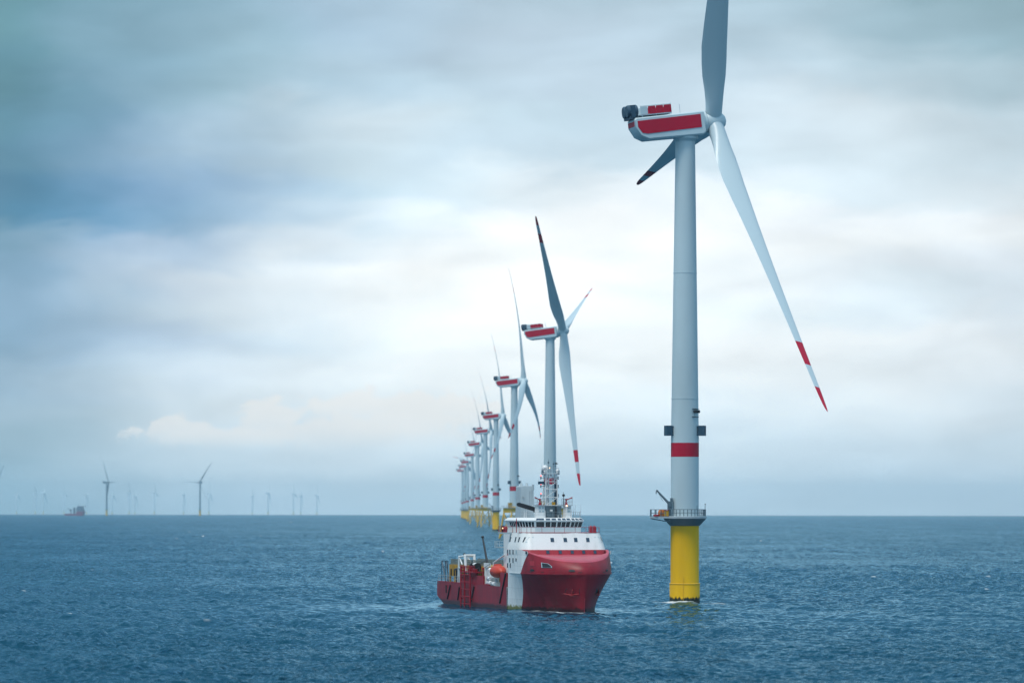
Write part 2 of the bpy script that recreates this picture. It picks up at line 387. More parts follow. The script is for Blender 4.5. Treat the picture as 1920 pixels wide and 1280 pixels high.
def jacket(root, rb, rot):
    j = link('jacket', None); 
    # transition piece: yellow box deck
    b = MB(); w = 4.5
    b.box((-w, -w, 14.7), (w, w, 17.3)); b.lathe([(rb*1.15, 17.3), (rb*1.04, 18.2)], 40)
    tp = b.mesh('jacket', [M['yellow']]); j.data = None
    COL.objects.unlink(j); bpy.data.objects.remove(j)
    j = link('jacket', tp, root); j.rotation_euler.z = rot
    def P(sx, sy, z): k = 4.1 + (14.8-z)/14.8*1.9; return (sx*k, sy*k, z)
    legm = [(a, c) for a in (-1, 1) for c in (-1, 1)]
    for sx, sy in legm:
        b = MB(); b.bar(P(sx, sy, -5), P(sx, sy, 14.8), .5, .5, 14); link('leg', b.mesh('leg', [M['yellow']]), j)
    b = MB(); ring = [(-1, -1), (1, -1), (1, 1), (-1, 1)]
    for i in range(4):
        p, q = ring[i], ring[(i+1) % 4]
        b.bar(P(*p, 14.3), P(*q, .2), .24, n=10); b.bar(P(*q, 14.3), P(*p, .2), .24, n=10)
        b.bar(P(*p, -.8), P(*q, -.8), .24, n=10)
    link('brace', b.mesh('brace', [M['yellow']]), j)
    b = MB(); b.box((-5.2, -5.2, 17.3), (5.2, 5.2, 17.55)); j2 = link('platform', b.mesh('platform', [M['grey']]), root); j2.rotation_euler.z = rot
    b = MB(); b.rail([(-5.1, -5.1, 17.55), (5.1, -5.1, 17.55), (5.1, 5.1, 17.55), (-5.1, 5.1, 17.55)], 1.2, 1.6, .05, 2, closed=True)
    link('railing', b.mesh('railing', [M['rail']]), j2)
    b = MB(); b.box((-4.9, -3.2, 17.56), (-3.3, -1.4, 20.2)); b.box((-4.95, -3.25, 20.2), (-3.25, -1.35, 20.3))
    link('equipment_cabin', b.mesh('equipment_cabin', [M['shipyellow']]), j2)

def rotor_frame(k, tilt):
    k, t = R(k), R(tilt)
    a = Vector((math.cos(k)*math.cos(t), math.sin(k)*math.cos(t), math.sin(t)))
    e1 = Vector((math.sin(k), -math.cos(k), 0)); e2 = a.cross(e1)
    if e2.z < 0: e2 = -e2
    return a, e1, e2

def mat3(x, y, z, loc):
    m = Matrix.Identity(4)
    for i in range(3): m[i][0], m[i][1], m[i][2], m[i][3] = x[i], y[i], z[i], loc[i]
    return m

def turbine(name, label, X, Y, k, phase, pitch, cone, bend, base, detail=2, tilt=5.5, jrot=.4, boxrot=0.0, group='wind turbines in the receding row', RB=64.0):
    root = thing(name, label, 'wind turbine', (X, Y, drop(X, Y)), 0, group)
    rb, rt = 2.56, 1.78
    tower = link('tower', cached('tower', lambda: tower_mesh(rb, rt)), root)
    link('red_band', cached('band', lambda: band_mesh(rb)), tower)
    if base == 'pile':
        p = link('monopile', cached('pile', lambda: pile_mesh(rb)), root); link('collar', cached('collar', lambda: collar_mesh(rb)), p)
        d = link('platform', cached('platform', platform_mesh), root)
        link('railing', cached('prail', platform_rail_mesh), d); link('davit_crane', cached('davit', davit_mesh), d)
    else:
        jacket(root, rb, jrot)
    for ang in (-18, 198):
        o = link('beacon_box', cached('navbox', lambda: navbox_mesh(rb)), tower); o.rotation_euler.z = R(ang+boxrot)
    o = link('lamp_pair', cached('lamps', lambda: lamp_pair_mesh(rb)), tower); o.rotation_euler.z = R(-42+boxrot)
    a, e1, e2 = rotor_frame(k, tilt); side = e2.cross(a); hubtop = Vector((0, 0, HUB))
    nm = mat3(a, side, e2, hubtop)
    nac = link('nacelle', cached('nacelle', nacelle_mesh), root); nac.matrix_basis = nm
    link('side_panel', cached('redpanel', redpanel_mesh), nac); link('cooler', cached('cooler', cooler_mesh), nac); link('hoist_platform', cached('hoist', hoist_mesh), nac)
    h = link('hub', cached('hub', hub_mesh), root); h.matrix_basis = nm
    bm_ = cached(('blade', pitch, cone, bend, RB), lambda: blade_mesh(pitch, cone, bend, False, RB)) if not isinstance(pitch, tuple) else None
    for i in range(3):
        if isinstance(pitch, tuple): bm_ = blade_mesh(pitch[i], cone, bend, False, RB)
        f = R(phase+120*i); rad = e2*math.cos(f)+e1*math.sin(f); tan = a.cross(rad)
        bl = link('blade', bm_, root); bl.matrix_basis = mat3(tan, a, rad, hubtop + a*5.3)
    return root

T = turbine('wind_turbine', 'nearest and largest wind turbine, on a yellow monopile right of the red ship', 31.66, 684, 13.3, 24.6, (70, 57, 104), 2.9, 0, 'pile', tilt=6.5, RB=67.2)
turbine('wind_turbine', 'second nearest wind turbine, its tower rising straight behind the ship mast', 15.2, 1496, -11.7, 48.7, 66, 2.6, 0, 'jacket', tilt=6.0, jrot=.35, boxrot=20)
turbine('wind_turbine', 'third nearest wind turbine, rising behind the grey ship funnel on yellow jacket legs', 1.2, 2088, -9.7, 1, 17, 3.2, 6.0, 'jacket', jrot=.55, boxrot=12)
turbine('wind_turbine', 'wind turbine on a lone thick yellow monopile left of the ship bridge', -12.3, 2863, -9.6, 2, 17, 3.2, 6.6, 'pile', boxrot=-8)
turbine('wind_turbine', 'nearer of the turbines whose yellow lattice legs overlap left of the thick yellow monopile', -24.4, 3416, -10, 25, 15, 3.2, 6.2, 'jacket', jrot=.3)
turbine('wind_turbine', 'hazy wind turbine second from the right among the towers on overlapping yellow lattice legs', -37.7, 4089, -10, 22, 15, 3.2, 6.2, 'jacket', jrot=.8)
turbine('wind_turbine', 'hazy wind turbine at the left end of the overlapping yellow lattice legs', -52.3, 4911, -10, 28, 15, 3.2, 6.2, 'jacket', jrot=.15)
turbine('wind_turbine', 'hazy wind turbine turned aside with one blade lying level to the left', -67.3, 5650, -23, 84, 40, 2, 3, 'pile')
turbine('wind_turbine', 'second last turbine of the hazy row, just behind the one with a level blade', -78.8, 6245, -10, 12, 15, 3.2, 6.2, 'pile')
turbine('wind_turbine', 'farthest turbine of the receding row, its nacelle the lowest and leftmost', -91.3, 6870, -8, 58, 15, 3.2, 5, 'pile')

# things lying on the nearest turbine's working platform
t = thing('cable_bag', 'orange bundled equipment bag on the platform of the nearest turbine', 'equipment bag', (31.66-4.35, 682.2, drop(31, 684)+15.94), .2)
b = MB(); b.lathe([(.35, 0), (.62, .12), (.66, .7), (.5, 1.15), (.2, 1.3)], 14); b.obj('bag', M['orange'], t)
b = MB(); b.bar((-.3, 0, 1.1), (.3, 0, 1.1), .08, n=6); b.obj('strap', M['dark'], t)
t = thing('equipment_crate', 'small orange brown crate beside the crane foot on the turbine platform', 'crate', (31.66-3.45, 681.9, drop(31, 684)+15.94), -.1)
b = MB(); b.box((-.42, -.45, .05), (.42, .45, 1.05)); b.obj('crate_body', M['shipyellow'], t)
b = MB(); b.box((-.46, -.49, 1.05), (.46, .49, 1.16)); b.box((-.46, -.47, 0), (-.3, .47, .05)); b.box((.3, -.47, 0), (.46, .47, .05)); b.obj('lid', M['deckred'], t)
t = thing('hose_coil', 'dark red hose coil lying at the left end of the turbine platform', 'hose', (31.66-5.3, 681.8, drop(31, 684)+15.94), 0)
b = MB()
for z in (.1, .27): b.loft([[( (.48+.1*math.cos(q))*math.cos(p), (.48+.1*math.cos(q))*math.sin(p), z+.1*math.sin(q)) for q in [2*math.pi*i/8 for i in range(8)]] for p in [2*math.pi*j/20 for j in range(21)]])
b.obj('coil', M['railred'], t)

# ------------------------------------------------------------------ far turbines on the horizon
def far_tower_mesh(mt):
    b = MB(); b.lathe([(2.6, DECK), (1.9, 85.5)], 16); b.lathe([(3.9, 15), (3.9, 16.6)], 16); return b.mesh('tower', [mt])
def far_pile_mesh(mt):
    b = MB(); b.lathe([(2.7, -8), (2.7, 15)], 16); return b.mesh('monopile', [M['yellow' if mt == 'farshade' else 'hazeyellow']])
def far_nacelle_mesh(mt):
    b = MB(); b.prism([(-10, 0), (-10, 2), (4, 2.2), (4, -2.2), (-8, -2.2)], -2.6, 2.6); b.box((-11, -2, 2), (-8.5, 2, 4.2)); b.box((-7, -2.2, 2), (-3, 2.2, 3.6))
    b.lathe([(1.9, 3.8), (2, 5.3), (1.2, 7), (.1, 7.6)], 14, axis='x'); return b.mesh('nacelle', [mt])
def far_turbine(px, D, k, phase, label, group='far wind turbines on the left horizon', pitch=60, mt='farshade'):
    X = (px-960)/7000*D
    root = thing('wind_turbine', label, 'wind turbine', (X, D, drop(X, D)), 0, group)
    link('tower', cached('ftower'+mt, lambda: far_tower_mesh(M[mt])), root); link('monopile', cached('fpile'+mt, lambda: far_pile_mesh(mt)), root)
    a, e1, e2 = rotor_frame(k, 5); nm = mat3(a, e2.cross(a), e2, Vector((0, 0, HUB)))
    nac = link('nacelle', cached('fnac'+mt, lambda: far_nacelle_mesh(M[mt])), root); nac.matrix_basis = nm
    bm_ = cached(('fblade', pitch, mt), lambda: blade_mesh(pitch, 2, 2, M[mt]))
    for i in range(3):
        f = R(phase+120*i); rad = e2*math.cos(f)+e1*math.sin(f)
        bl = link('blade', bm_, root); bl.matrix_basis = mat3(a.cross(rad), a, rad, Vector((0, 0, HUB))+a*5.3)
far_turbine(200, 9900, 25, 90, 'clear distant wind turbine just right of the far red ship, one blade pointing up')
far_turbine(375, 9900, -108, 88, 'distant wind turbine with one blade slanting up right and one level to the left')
far_turbine(-9, 10200, 40, 40, 'distant wind turbine cut off by the left photo edge, only a blade tip showing', mt='farhaze')
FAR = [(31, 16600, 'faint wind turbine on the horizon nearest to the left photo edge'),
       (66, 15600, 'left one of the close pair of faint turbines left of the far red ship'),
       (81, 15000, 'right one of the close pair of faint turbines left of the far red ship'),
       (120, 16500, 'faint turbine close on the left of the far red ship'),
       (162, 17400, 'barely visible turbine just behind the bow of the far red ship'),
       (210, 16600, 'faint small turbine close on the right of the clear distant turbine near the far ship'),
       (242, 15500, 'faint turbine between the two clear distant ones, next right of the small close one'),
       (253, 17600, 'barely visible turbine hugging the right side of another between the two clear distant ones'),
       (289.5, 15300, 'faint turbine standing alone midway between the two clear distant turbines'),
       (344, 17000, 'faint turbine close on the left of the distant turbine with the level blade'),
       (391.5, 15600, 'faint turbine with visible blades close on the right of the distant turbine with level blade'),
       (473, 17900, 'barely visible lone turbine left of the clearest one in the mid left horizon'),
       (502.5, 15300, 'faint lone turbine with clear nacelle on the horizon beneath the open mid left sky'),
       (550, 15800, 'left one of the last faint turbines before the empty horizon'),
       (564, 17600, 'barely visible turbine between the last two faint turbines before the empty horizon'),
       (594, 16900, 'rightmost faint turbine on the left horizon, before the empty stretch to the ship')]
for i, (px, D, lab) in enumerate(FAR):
    far_turbine(px, D, -4 + 4*math.sin(i*2.3), (i*47) % 120, lab, 'faint turbines on the horizon', 25, 'farhaze')

# ------------------------------------------------------------------ the supply ship (x forward from the stem, y to port, z up)
SX, SY = 12.1, 625.0
ship = thing('supply_ship', 'red and white offshore supply ship with blunt red bow, lying left of the nearest turbine', 'ship', (SX, SY, drop(SX, SY)), R(-75))
ZK = 6.4; B = 7.8
def stemx(z): return .8*max(0, min(z, ZK))/ZK
def hb(s, z):
    t = max(0, min(1, z/ZK)); s = max(s, 0)
    b0 = (B-.1)*min(1, s/20)**.75; q = min(1, s/14); b1 = B*(1-(1-q)**2)**.62
    return b0+(b1-b0)*t**1.25
def zcrest(s): return 8.35 + 2.0*min(1, s/12)**1.3
def upper(s, t, sgn):
    """bulwark between the knuckle (t=0) and the crest (t=1)"""
    k = max(0, 1-s/14); x = stemx(ZK)-s - 1.5*t*t*k; z = ZK+(zcrest(s)-ZK)*t
    return (x, sgn*hb(s, ZK)*(1-.085*t*t*k - .004*t), z)
ST = [0, .08, .25, .5, .9, 1.5, 2.2, 3, 4, 5.2, 6.5, 8, 9.5, 11, 12.5, 14, 16, 18, 20, 21]
b = MB()
zl = [-3, -1, 0, .7, 1.5, 2.5, 3.5, 4.5, 5.5, 6.0, ZK]
for sgn in (-1, 1):
    rows = []
    for s in ST: rows.append([(stemx(z)-s, sgn*hb(s, z)*(1 if z >= 0 else 1+z*.06), z) for z in zl])
    b.loft(rows, closed=False)
    rows = [[upper(s, t, sgn) for t in (0, .06, .3, .55, .75, .9, 1)] for s in ST]
    b.loft(rows, closed=False)
SA = [21, 25, 30, 37, 45, 54, 60, 63, 65, 67, 69, 71.1]
def zbot(s): return 0 if s < 62.5 else -1.2+ (s-62.5)/8.6*2.5
za = [-3, -1, 0, .7, 1.5, 2.5, 3.3, 3.87]
for sgn in (-1, 1):
    b.loft([[(-s, sgn*B*(1 if z >= 1.5 or s < 60 else 1), max(z, zbot(s)) if s >= 62.5 else z) for z in za] for s in SA], closed=False)
b.loft([[(-s, -B, max(-3, zbot(s)) if s >= 62.5 else -3), (-s, B, max(-3, zbot(s)) if s >= 62.5 else -3)] for s in SA], closed=False)
b.add([(-71.1, -B, 1.3), (-71.1, B, 1.3), (-71.1, B, 3.87), (-71.1, -B, 3.87)], [(0, 1, 2, 3)])
hull = b.obj('hull', M['hull'], ship, fix=False, angle=28)
import bmesh
bm = bmesh.new(); bm.from_mesh(hull.data); bmesh.ops.remove_doubles(bm, verts=bm.verts, dist=2e-3); bmesh.ops.dissolve_degenerate(bm, dist=1e-4, edges=bm.edges)
bmesh.ops.recalc_face_normals(bm, faces=bm.faces); bm.to_mesh(hull.data); bm.free(); hull.data.set_sharp_from_angle(angle=R(28))
# rubbing strake along the knuckle
b = MB()
for sgn in (-1, 1):
    b.loft([[(stemx(ZK)-s+.10*max(0, 1-s/14), sgn*(hb(s, ZK)+dy), ZK+dz) for dy, dz in ((-.02, -.13), (.07, -.11), (.07, .07), (-.02, .09))] for s in ST[:-1]], closed=True)
b.obj('strake', M['hull'], hull)

# whaleback over the bow
b = MB(); SW = [s for s in ST if s <= 11]
rows = []
for s in SW:
    for_s = []
    for sgn in (-1, 1):
        c = Vector(upper(s, 1, sgn)); i = Vector((-10.75, sgn*min(7.0, abs(c.y)*.93), 9.58))
        for_s.append([tuple(c + (i-c)*q + Vector((0, 0, h))) for q, h in ((0, 0), (.025, .09), (.06, .16), (.13, .22), (.28, .24), (.5, .18), (.75, .07), (1, 0))])
    rows.append(for_s)
for k in (0, 1): b.loft([r[k] for r in rows], closed=False)
for sgn in (-1, 1):
    pts = [upper(s, 1, sgn) for s in (11, 12.5, 14)]
    inn = [(-10.75, sgn*7.0, 9.58), (-11.6, sgn*7.2, 10.1), (-13.2, sgn*7.5, 10.34)]
    b.loft([list(r) for r in zip(pts, inn)], closed=False)
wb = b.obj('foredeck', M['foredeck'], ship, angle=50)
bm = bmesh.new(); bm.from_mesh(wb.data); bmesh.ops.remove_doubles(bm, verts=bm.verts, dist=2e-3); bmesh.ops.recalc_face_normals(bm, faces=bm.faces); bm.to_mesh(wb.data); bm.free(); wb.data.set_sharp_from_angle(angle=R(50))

# deckhouse: lofted outline with rounded front corners, front leaning back
def outline(z):
    t = (z-10.36)/(13.2-10.36); pts = []
    fx, w = -10.85-1.35*t, B-.05-.65*max(0, t)**1.2
    pts += [(-21.05, -w), (-15.5, -w)]
    for i in range(9):
        q = R(90*i/8); rx, ry = 3.2, 1.7
        pts.append((fx-.55-rx+rx*math.sin(q), -(w-ry)-ry*math.cos(q)))
    pts += [(fx-.30, -w*.55), (fx-.05, -w*.25), (fx, 0)]
    return pts + [(x, -y) for x, y in reversed(pts[:-1])]
b = MB(); b.loft([[(x, y, z) for x, y in outline(z)] for z in (9.3, 10.36, 11.3, 12.3, 13.2)], cap0=True, cap1=True)
house = b.obj('deckhouse', M['house'], ship, angle=40)
def front_x(y, z):
    o = outline(z); pts = sorted([(p[1], p[0]) for p in o if p[0] > -15.4]); 
    for (y0, x0), (y1, x1) in zip(pts[:-1], pts[1:]):
        if y0 <= y <= y1: return x0+(x1-x0)*((y-y0)/(y1-y0+1e-9))
    return pts[0][1]
def side_y(x, z):
    o = [p for p in outline(z) if p[1] < 0]
    for (x0, y0), (x1, y1) in zip(o[:-1], o[1:]):
        if x0 <= x <= x1: return y0+(y1-y0)*((x-x0)/(x1-x0+1e-9))
    return o[-1][1]
def quad_panel(name, pts, th, mat, parent, normal):
    n = Vector(normal).normalized(); f = [Vector(p)-n*.06 for p in pts]; g = [Vector(p)+n*th for p in pts]
    b = MB(); b.loft([f, g], cap0=True, cap1=True); return b.obj(name, mat, parent)
def frame_panel(pts, mat, parent, normal, grow=.05, fm='shipwhite'):
    c = sum((Vector(p) for p in pts), Vector())/len(pts)
    w = quad_panel('window', [c+(Vector(p)-c)*(1+grow*2/max(.2, (Vector(p)-c).length)) for p in pts], .025, M[fm], parent, normal)
    quad_panel('pane', pts, .045, mat, w, normal); return w
# forward windows in the leaning white front, and the row in the red slot below
for y in (-2.28, 0.0, 1.86, 4.08):
    zz = (11.68, 12.38); hw = .3
    pts = [(front_x(y+s*hw, z), y+s*hw, z) for s, z in ((-1, zz[0]), (1, zz[0]), (1, zz[1]), (-1, zz[1]))]
    frame_panel(pts, M['pane'], house, (1, 0, .42))
for y in (-3.3, -1.17, .96, 3.03, 5.11):
    pts = [(front_x(y+s*.27, z)+.01, y+s*.27, z) for s, z in ((-1, 9.68), (1, 9.68), (1, 10.25), (-1, 10.25))]
    frame_panel(pts, M['pane'], house, (1, 0, .42), .05, 'shipred')
# side windows: upper row belongs to the deckhouse, lower rows to the hull block
for sgn in (-1, 1):
    for x, hw, mt in ((-20.13, .40, 'glass'), (-16.7, .40, 'glass'), (-14.65, .26, 'glass'), (-13.13, .14, 'glass'), (-12.5, .12, 'greypane')):
        pts = [(x+s*hw, sgn*abs(side_y(x+s*hw, z)), z) for s, z in ((-1, 11.65), (1, 11.65), (1, 12.5), (-1, 12.5))]
        nx = max(0, (x+15.2)/2.9)
        frame_panel(pts, M[mt], house, (nx, sgn*(1.05-nx), .2), .02)
    for x, z0, z1, mt in ((-20.4, 9.72, 10.25, 'glass'), (-18.9, 9.5, 10.3, 'glass'), (-16.8, 9.55, 10.3, 'glass'), (-14.6, 9.7, 10.3, 'greypane'),
                          (-19.0, 8.15, 8.9, 'glass'), (-16.8, 8.1, 8.9, 'glass'), (-14.8, 8.35, 8.9, 'glass'), (-20.4, 7.2, 8.0, 'glass'), (-18.6, 7.2, 8.0, 'glass')):
        y = sgn*(B+.0); pts = [(x+s*.33, y, z) for s, z in ((-1, z0), (1, z0), (1, z1), (-1, z1))]
        frame_panel(pts, M[mt], hull, (0, sgn, 0), .03)
    x = -9.6; s_ = -x+.8
    pts = [(x+dx, sgn*hb(s_-dx, ZK)*.993, z) for dx, z in ((-.3, 9.65), (.3, 9.65), (.3, 10.15), (-.3, 10.15))]
    frame_panel(pts, M['glass'], hull, (.25, sgn, 0), .03)
# openings in the bulwark
def bul(y, z):
    """point on the bulwark surface at lateral y and height z"""
    sgn = -1 if y < 0 else 1; lo, hi = 0., 14.
    for _ in range(40):
        s = (lo+hi)/2; t = (z-ZK)/(zcrest(s)-ZK); 
        if abs(upper(s, t, sgn)[1]) < abs(y): lo = s
        else: hi = s
    return Vector(upper(s, t, sgn))
def bul_patch(name, poly, mat, th=.05, parent=None):
    c = [bul(y, z) for y, z in poly]; n = (c[1]-c[0]).cross(c[2]-c[1]).normalized()
    if n.x < 0: n = -n
    return quad_panel(name, c, th, mat, parent or hull, n)
def ell(y, z, ry, rz, n=12): return [(y+ry*math.cos(2*math.pi*i/n), z+rz*math.sin(2*math.pi*i/n)) for i in range(n)]
w = bul_patch('mooring_window', [(-5.95, 7.42), (-4.72, 7.42), (-4.72, 7.72), (-5.1, 8.12), (-5.9, 8.28)], M['greypane'], .10)
bul_patch('opening', [(-5.83, 7.49), (-4.80, 7.49), (-4.80, 7.70), (-5.12, 8.05), (-5.80, 8.18)], M['dark'], .14, w)
w = bul_patch('mooring_window', [(6.75, 7.1), (7.05, 7.1), (7.05, 7.7), (6.75, 7.7)], M['dark'], .05)
for y, ry in ((-6.95, .2), (-2.08, .5), (4.85, .33)): bul_patch('fairlead', ell(y, 6.98, ry, .19), M['dark'], .06)
bul_patch('hatch', [(-7.1, 7.75), (-6.72, 7.75), (-6.72, 8.5), (-7.1, 8.5)], M['railred'], .04)
for y in (-7.2, -5.9, -1.0, -.7, 3.9, 4.2): bul_patch('drain_slot', [(y-.16, 6.66), (y+.16, 6.66), (y+.16, 6.73), (y-.16, 6.73)], M['dark'], .03)
# anchors under the flare, on proud dark panels painted as the pockets' shade
def flare(y, z):
    sgn = -1 if y < 0 else 1; lo, hi = 0., 20.
    for _ in range(40):
        s = (lo+hi)/2
        if hb(s, z) < abs(y): lo = s
        else: hi = s
    return Vector((stemx(z)-s, sgn*hb(s, z), z))
for yc in (-1.75, 3.3):
    w = 1.0 if yc < 0 else .75
    poly = [(yc-w, 3.0), (yc+w, 3.0), (yc+w*.9, 4.0), (yc-w*.9, 4.0)]
    c = [flare(y, z) for y, z in poly]; n = (c[1]-c[0]).cross(c[2]-c[1]).normalized(); n = n if n.x > 0 else -n
    pk = quad_panel('anchor_pocket', c, .03, M['dark'], hull, n)
    b = MB(); m0 = flare(yc, 2.9)+n*.16; l, r_ = flare(yc-w, 3.15)+n*.2, flare(yc+w, 3.15)+n*.2
    b.bar(m0, l, .12, .07, 8); b.bar(m0, r_, .12, .07, 8); b.bar(m0, flare(yc, 3.8)+n*.12, .11, n=8); b.box(tuple(m0-Vector((.15, .3, .12))), tuple(m0+Vector((.15, .3, .1))))
    b.obj('anchor', M['deckred'], pk)
# draught marks: the stem bar
b = MB(); b.bar((.06, 0, -.5), (.36, 0, 2.4), .05, n=6); b.obj('stem_bar', M['railred'], hull)

# main deck and bulwarks aft
b = MB(); b.box((-70.9, -B+.2, 3.3), (-20.9, B-.2, 3.55)); b.obj('main_deck', M['deckgreen'], ship)
for sgn in (-1, 1):
    y0, y1 = sorted((sgn*(B-.02), sgn*(B-.3)))
    for x0, x1, z0, z1 in ((-54, -37.2, 3.8, 5.45), (-37.2, -33.5, 3.8, 4.05), (-25.6, -21, 3.8, 6.3), (-70.9, -54, 3.87, 3.97)):
        b = MB(); b.box((x0, y0, z0), (x1, y1, z1)); b.obj('bulwark', M['shipred'], ship)
b = MB(); b.box((-31.5, -5.6, 3.55), (-21.05, 5.6, 13.1)); aft = b.obj('aft_house', M['shipwhite'], ship)
b = MB(); b.box((-33.2, -6.8, 10.5), (-31.5, -4.2, 10.65)); b.rail([(-31.6, -6.75, 10.65), (-33.15, -6.75, 10.65), (-33.15, -4.3, 10.65)], 1.0, .8, .04); b.obj('balcony', M['grey'], aft)
# diagonal black fenders on the side
for (x0, z0), (x1, z1) in (((-60.9, 3.4), (-63.0, .85)), ((-54, 3.2), (-55.3, .85)), ((-43.4, 3.5), (-45.5, .8)), ((-21.6, 6.2), (-25.6, 1.0)), ((-64.0, 3.3), (-63.9, 1.9))):
    for sgn in (-1, 1):
        b = MB(); b.bar((x0, sgn*(B+.02), z0), (x1, sgn*(B+.02), z1), .2, n=10); b.obj('fender', M['dark'], hull)

# wheelhouse: white walls, outward leaning window band, sloped visor
PW = [(-16, 4.0), (-16, -4.2), (-17.6, -5.3), (-20.0, -6.1), (-23.4, -6.45), (-25.5, -6.45), (-25.5, 4.6), (-23.4, 4.6), (-20.0, 4.5), (-17.2, 4.4)]
def off(d):
    n = len(PW); out = []
    for i in range(n):
        p, a, c = Vector(PW[i]), Vector(PW[i-1]), Vector(PW[(i+1) % n])
        n1 = Vector(((p-a).y, -(p-a).x)).normalized(); n2 = Vector(((c-p).y, -(c-p).x)).normalized()
        q = (n1+n2)/(1+n1.dot(n2)); 
        s = 1 if (p+q*.1-Vector((-21, 0))).length > (p-Vector((-21, 0))).length else -1
        out.append(p+q*s*d)
    return out
LV = [(13.2, 0), (14.12, 0), (14.14, .03), (15.14, .34), (15.16, .44), (15.34, .50), (15.76, .02), (15.80, -.12)]
b = MB(); b.loft([[(*p, z) for p in off(d)] for z, d in LV], cap0=True, cap1=True)
wh = b.obj('wheelhouse', M['shipwhite'], ship, angle=25)
A0, A1, V0, V1 = off(.04), off(.33), off(.46), off(.10)
def band_windows(i, cuts, lo, hi, zlo, zhi, name, mat):
    j = (i+1) % len(PW)
    for a, c in cuts:
        pts = [(*(lo[i]+(lo[j]-lo[i])*a), zlo), (*(lo[i]+(lo[j]-lo[i])*c), zlo), (*(hi[i]+(hi[j]-hi[i])*c), zhi), (*(hi[i]+(hi[j]-hi[i])*a), zhi)]
        p = [Vector(q) for q in pts]; n = (p[1]-p[0]).cross(p[3]-p[0]).normalized()
        if n.dot(p[0]-Vector((-21, 0, 14.5))) < 0: n = -n
        quad_panel(name, pts, .02, mat, wh, n)
def cuts(n, g=.1): return [((k+g*.5)/n+.004, (k+1-g*.5)/n-.004) for k in range(n)]
# the front band, left to right as wide and narrow lights
FC = []
for y0, y1 in ((4.1, 3.5), (3.4, 2.86), (2.75, 2.2), (2.0, 1.34), (1.22, .54), (.42, -.20), (-.42, -1.28), (-1.42, -2.26), (-2.5, -3.9)): FC.append(((4.1-y0)/8.3, (4.1-y1)/8.3))
band_windows(0, FC, A0, A1, 14.22, 15.08, 'bridge_window', M['glass'])
band_windows(0, [(a+.006, c-.004) for a, c in FC], V0, V1, 15.42, 15.68, 'visor_window', M['pane'])
for i, k, g in ((1, 3, .22), (2, 3, .25), (3, 4, .25), (8, 3, .25), (7, 4, .25)):
    band_windows(i, cuts(k, g), A0, A1, 14.22, 15.08, 'bridge_window', M['glass'])
# bridge deck rim, rails, wing
b = MB(); o2 = [(x, y) for x, y in outline(13.2)]
b.prism(o2, 13.2, 13.26, 'xy'); 
for sgn in (-1, 1): b.box((-25.5, min(sgn*5.5, sgn*8.2), 13.0), (-20.2, max(sgn*5.5, sgn*8.2), 13.27))
deck = b.obj('bridge_deck', M['grey'], ship)
b = MB(); path = [(x*1.0, y*1.0, 13.26) for x, y in outline(13.2)][1:-1]
b.rail([(-25.4, -8.15, 13.27), (-21.0, -8.15, 13.27), (-20.3, -8.0, 13.27), (-19.8, -7.1, 13.27)], 1.0, 1.2, .035, 1)
b.rail([(-25.4, 8.15, 13.27), (-21.0, 8.15, 13.27), (-20.3, 8.0, 13.27), (-19.8, 7.1, 13.27)], 1.0, 1.2, .035, 1)
sub = [path[i] for i in (0, 4, 8, 9, 11, 13, 14, 18, len(path)-1)]
sub = [path[0], path[3], path[6], path[8], path[10], path[11], path[12], path[14], path[16], path[19], path[-1]]
b.rail(sub, .95, 2.4, .025, 1)
for a, c in zip(sub[:-1], sub[1:]): b.bar(a, c, .07, n=6)
b.obj('railing', M['railred'], deck)
b = MB(); b.sphere((-22.3, -7.75, 13.85), .42, 14); b.box((-22.6, -8.0, 13.27), (-22.0, -7.5, 13.5)); b.obj('hose_reel', M['railred'], deck)
b = MB(); b.box((-23.9, -8.05, 13.27), (-23.3, -7.6, 14.4)); b.obj('side_light_box', M['dark'], deck)
b = MB(); b.sphere((-23.25, -7.9, 13.95), .12, 10); b.obj('side_light', M['lampwarm'], deck)
b = MB(); b.bar((-18.6, -6.75, 13.2), (-18.6, -6.75, 15.7), .07, n=8); b.obj('stanchion', M['railred'], deck)
for x, y in ((-15.4, 5.6), (-16.4, 6.5)):
    b = MB(); b.box((x-.2, y-.2, 13.26), (x+.2, y+.2, 14.2)); b.bar((x, y, 14.1), (x-.4, y+.15, 14.35), .14, n=8); b.obj('searchlight', M['railred'], deck)

